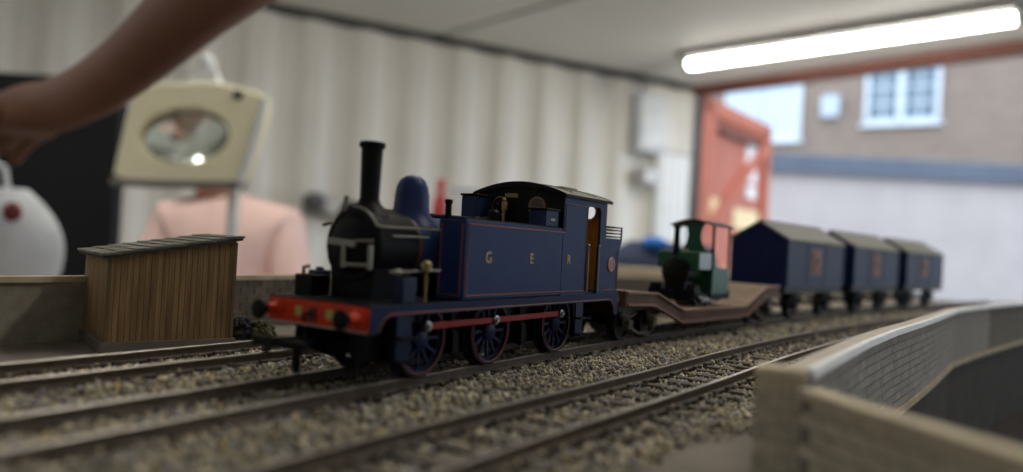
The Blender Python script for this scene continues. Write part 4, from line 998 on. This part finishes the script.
# ================================================================== GREEN ENGINE ON THE WAGON
ex, ey = D2(287.0)
ge = thing('narrow_gauge_locomotive', 'small green open cab engine standing on the low wagon', 'locomotive', (ex, ey, .55), TH2)
ge.scale = (.94, .94, .94)
DKZ = 8.85
def g(mb, nm, m, par=ge, **k): return mb.build(nm, m, par, **k)
MB().box(-2.5, 38.5, -8.6, 8.6, 13.2, 14.2).build('running_plate', BLACK, ge, bevel=.1)
for xx in (-3.2, 38): MB().box(xx, xx+1.0, -9, 9, 11.2, 15.6).build('buffer_beam', BLACK, ge, bevel=.15)
MB().lathe([(1.6,-3.2),(1.6,-5.0),(2.2,-5.2),(2.2,-5.8)], (0,0,13.2), 'x', 18).build('centre_buffer', SOOT, ge)
for sy in (-1, 1): MB().box(-2, 37, sy*5-.4, sy*5+.4, 10.2, 13.4).build('frame_plate', BLACK, ge)
for x in (7.5, 19.5):
    for sy in (-1, 1):
        w_ = MB().lathe([(1.0,1.2*sy),(1.1,.5*sy),(2.8,.3*sy),(2.9,1.0*sy),(3.6,1.0*sy),(3.6,-.8*sy),(1.0,-.9*sy)], (0,0,0), 'y', 26).build('wheel', WHL, ge, loc=(x, sy*6.6, DKZ+3.6))
        MB().lathe([(.7,0),(.7,2.0*sy)], (1.2, .6*sy, -1.2), 'y', 12).build('crank_pin', STEEL, w_)
    MB().cyl((x,-6,DKZ+3.6),(x,6,DKZ+3.6), .8, n=10).build('axle', BLACK, ge)
for sy in (-1, 1):
    MB().bar((8.7, sy*8.6, DKZ+2.4), (20.7, sy*8.6, DKZ+2.4), .5, .9).build('coupling_rod', STEEL, ge)
    MB().bar((-1, sy*9.0, DKZ+4.6), (18, sy*9.2, DKZ+2.9), .5, .8).build('connecting_rod', STEEL, ge)
    c_ = MB().lathe([(2.3,-3.4),(2.4,-3.0),(2.4,2.6),(2.2,3.0)], (-.2, sy*8.4, 14.6), 'x', 20).build('cylinder', BLACK, ge)
    MB().box(-2.8, 2.4, sy*8.4-1.8, sy*8.4+1.8, 15.6, 18.0).build('valve_chest', BLACK, c_, bevel=.3)
GBZ = 23.0
MB().lathe([(5.0,9),(5.0,22)], (0,0,GBZ), 'x', 36).build('boiler', GREEN, ge)
s_ = MB().lathe([(5.5,-1.0),(6.0,-.6),(6.0,7.5)], (0,0,GBZ), 'x', 36).prism([(-4.4,14.2),(4.4,14.2),(4.8,21),(-4.8,21)], 'x', -.4, 7.2).build('smokebox', SOOT, ge)
MB().lathe([(.4,-2.4),(2.6,-2.2),(4.4,-1.5),(5.0,-.9)], (0,0,GBZ), 'x', 32).build('smokebox_door', BLACK, s_)
MB().lathe([(.5,-3.4),(.9,-3.2),(.9,-2.2)], (0,0,GBZ), 'x', 14).build('door_knob', BLACK, s_)
tk = MB().box(1.6, 15.6, -9.4, 9.4, 24.2, 31.9).build('water_tank', GREEN, ge, bevel=.7)
MB().box(2.4, 15.0, -9.62, -9.3, 24.6, 31.4).build('tank_reflection', mat('reflection_grey_green', (.16,.22,.20), .3, var=.05), tk)  # reflection on the near tank side, put in as a lighter panel
MB().lathe([(1.3,31.8),(1.3,32.8),(.3,33)], (9,0,0), 'z', 18).build('filler_cap', BRASS, tk)
MB().lathe([(1.7,30),(1.35,33),(1.15,41.2),(1.7,41.6),(1.7,42.8),(1.2,43)], (2.6,1.2,0), 'z', 20).build('chimney', BLACK, ge)
# cab: front sheet with two rounded openings, low sides, posts, roof
def grz(y): return 43.0 + 2.6*math.cos(y/10.6*math.pi/2)
cyl_ = [(-9.2,14.2),(-9.2,grz(9.2)),(-8.6,grz(8.6)),(-8.5,30)] + [(-7.4,28.4),(-5.6,29),(-4.2,31.5),(-3.2,35),(-3.4,38.5),(-4.8,41),(-6.6,42)]
sheet = [(-9.2,14.2),(-9.2,43.2),(-8.4,43.4),(-8.4,33.5),(-7.2,32.2),(-5.2,33),(-3.6,36),(-3.0,39.5),(-3.6,42.5),(-4.6,44.2)]
sheet = sheet + [(0,45.4)] + [(-y, z) for y, z in reversed(sheet)]
MB().prism(sheet, 'x', 17.6, 18.3).build('cab_front', GREEN, ge, smooth=False)
MB().box(35.4, 36.1, -9.2, 9.2, 14.2, 25).build('cab_back', GREEN, ge)
for sy in (-1, 1):
    y0, y1 = sorted((sy*9.4, sy*8.8))
    c_ = MB().prism([(17.6,14.0),(36.0,14.0),(36.0,24.6),(34.5,25.2),(25,24.6),(22,26),(20,30),(19,33),(17.6,33)], 'y', y0, y1).build('cab_side', mat('cab_side_lit_green', (.03,.12,.075), .4, var=.08, spec=.3), ge, smooth=False)  # brighter green than the cab front: light on the side is in the colour
    MB().box(16, 37.5, sy*9.1-.5, sy*9.1+.5, 11.6, 14.0).build('cab_sill', BLACK, c_)
    for x in (18.0, 35.6): MB().cyl((x, sy*9.1, 24), (x, sy*9.1, 43.4), .42, n=10).build('cab_post', BLACK, ge)
yr = [-10.2 + 20.4*i/20 for i in range(21)]
MB().prism([(y, grz(y)+.1) for y in yr] + [(y, grz(y)+.65) for y in reversed(yr)], 'x', 14.6, 38.4).build('cab_roof', BLACK, ge)
MB().lathe([(4.2,18.3),(4.2,22)], (0,0,22), 'x', 24).box(19, 22, -2, 2, 14, 20).build('backhead', SOOT, ge)
MB().tube([(22,-2,26),(25,-3.5,29),(26,-4,29.5)], .4, 8).build('regulator', BRASS, ge)
MB().box(29, 35, -7, 7, 14.2, 21).build('coal_bunker', BLACK, ge)

# ================================================================== BLUE VANS
def make_van(label, s):
    VL = 82.
    p, q = Vector(path(s)), Vector(path(s + VL)); hd_ = math.degrees(math.atan2(q.x-p.x, q.y-p.y))
    v = thing('gable_roof_van', label, 'van', (p.x, p.y, 0), hd_, 'blue vans at the tail of the train')
    BW, EZ, AZ, FZ = 14.4, 39.2, 47.6, 16.4
    MB().prism([(-BW+.5,FZ),(BW-.5,FZ),(BW-.5,EZ),(0,AZ-.3),(-BW+.5,EZ)], 'x', .6, VL-.6).build('van_core', mat('van_shadow_gap', (.008,.012,.03), .7, scale=200), v, smooth=False)
    npl = 16; pw_ = VL/npl
    me = MB().box(-pw_/2+.12, pw_/2-.12, -.35, .35, FZ, EZ).mesh('plank', False); me.materials.append(VANBLUE)
    for i in range(npl):
        for sy in (-1, 1): piece('plank', me, v, ((i+.5)*pw_, sy*(BW-.25), random.uniform(-.05,.05)))
    ne = 8; ew = 2*BW/ne
    for xe in (.35, VL-.35):
        for i in range(ne):
            a, b = -BW+i*ew+.1, -BW+(i+1)*ew-.1
            za, zb3 = (EZ+(AZ-EZ)*(1-abs(u)/BW) for u in (a, b)); MB().prism([(a,FZ),(b,FZ),(b,zb3-.4),(a,za-.4)], 'x', xe-.35, xe+.35).build('plank', DBLUE, v, smooth=False)
    for sy in (-1, 1):
        for x in (0.4, VL-.4): MB().box(x-.8, x+.8, sy*BW-.5, sy*BW+.5, FZ, EZ).build('corner_post', VANBLUE, v, bevel=.1)
        for x in (26, 52): MB().box(x-.6, x+.6, sy*BW-.15 if sy>0 else sy*BW-.4, sy*BW+.4 if sy>0 else sy*BW+.15, FZ, EZ).build('door_post', VANBLUE, v, bevel=.1)
        e_ = MB().box(31, 47, *sorted((sy*(BW+.1), sy*(BW+.35))), 22.2, 36).build('emblem_panel', mat('emblem_red_brown', (.20,.075,.05), .6, var=.15, scale=300), v)
        MB().lathe([(5.6,0),(5.6,.25*sy)], (39, sy*(BW+.35), 29.2), 'y', 28).build('emblem_disc', mat('emblem_ochre', (.26,.105,.055), .6, var=.2, scale=500), e_)
        MB().lathe([(2.2,0),(2.2,.15*sy)], (39, sy*(BW+.6), 29.2), 'y', 20).build('emblem_centre', mat('emblem_dark', (.05,.025,.03), .6, scale=300), e_)
    e = 1.3
    rf = MB()
    for sy in (-1, 1):
        rf.prism([(0,AZ+.1),(sy*(BW+1.0),EZ-.35),(sy*(BW+1.0),EZ+.5),(0,AZ+1.0)], 'x', -e, VL+e)
    rf.build('roof', VANROOF, v, smooth=False)
    MB().bar((-e,0,AZ+1.0),(VL+e,0,AZ+1.0), 1.2, .5).build('ridge', VANROOF, v)
    MB().box(-.5, VL+.5, -12.5, 12.5, 12.6, FZ).build('underframe', BLACK, v, bevel=.2)
    for sy in (-1, 1): MB().box(-.6, VL+.6, sy*13.4-.6, sy*13.4+.6, 13.2, FZ-.1).build('solebar', mat('solebar_black', (.012,.013,.018), .6, scale=200), v)
    for x in (19, 63):
        for sy in (-1, 1):
            plain_wheel(v, x, sy, 6.2)
            g_ = MB().prism([(x-5,13),(x+5,13),(x+1.6,4.4),(x-1.6,4.4)], 'y', sy*11.4-.4, sy*11.4+.4).build('axle_guard', SOOT, v, smooth=False)
            MB().box(x-1.6, x+1.6, sy*12.5-1.0, sy*12.5+1.0, 4.6, 8.0).build('axle_box', mat('axle_box_grey', (.05,.05,.055), .6, scale=200), g_, bevel=.3)
            MB().tube([(x-7,sy*12.4,11.4),(x-3,sy*12.4,9.4),(x+3,sy*12.4,9.4),(x+7,sy*12.4,11.4)], .7, 6).build('leaf_spring', SOOT, g_)
        MB().cyl((x,-9,6.2),(x,9,6.2), .9, n=10).build('axle', BLACK, v)
    for xe, sg_ in ((0,-1),(VL,1)):
        for yy in (-11.4, 11.4):
            b_ = MB().lathe([(1.7,0),(1.7,.5*sg_),(1.0,1.0*sg_),(1.0,3.6*sg_)], (xe,yy,14.2), 'x', 16).build('buffer', SOOT, v)
            MB().lathe([(.6,3.4*sg_),(.6,5.0*sg_),(2.0,5.2*sg_),(2.0,5.8*sg_)], (xe,yy,14.2), 'x', 16).build('buffer_head', BLACK, b_)
    coupling(v, 0, -1, 8.0); coupling(v, VL, 1, 8.0)
make_van('blue gable roofed van directly behind the brown well wagon', 383)
make_van('middle blue gable roofed van between two like it', 484)
make_van('last blue gable roofed van at the right end of the train', 585)
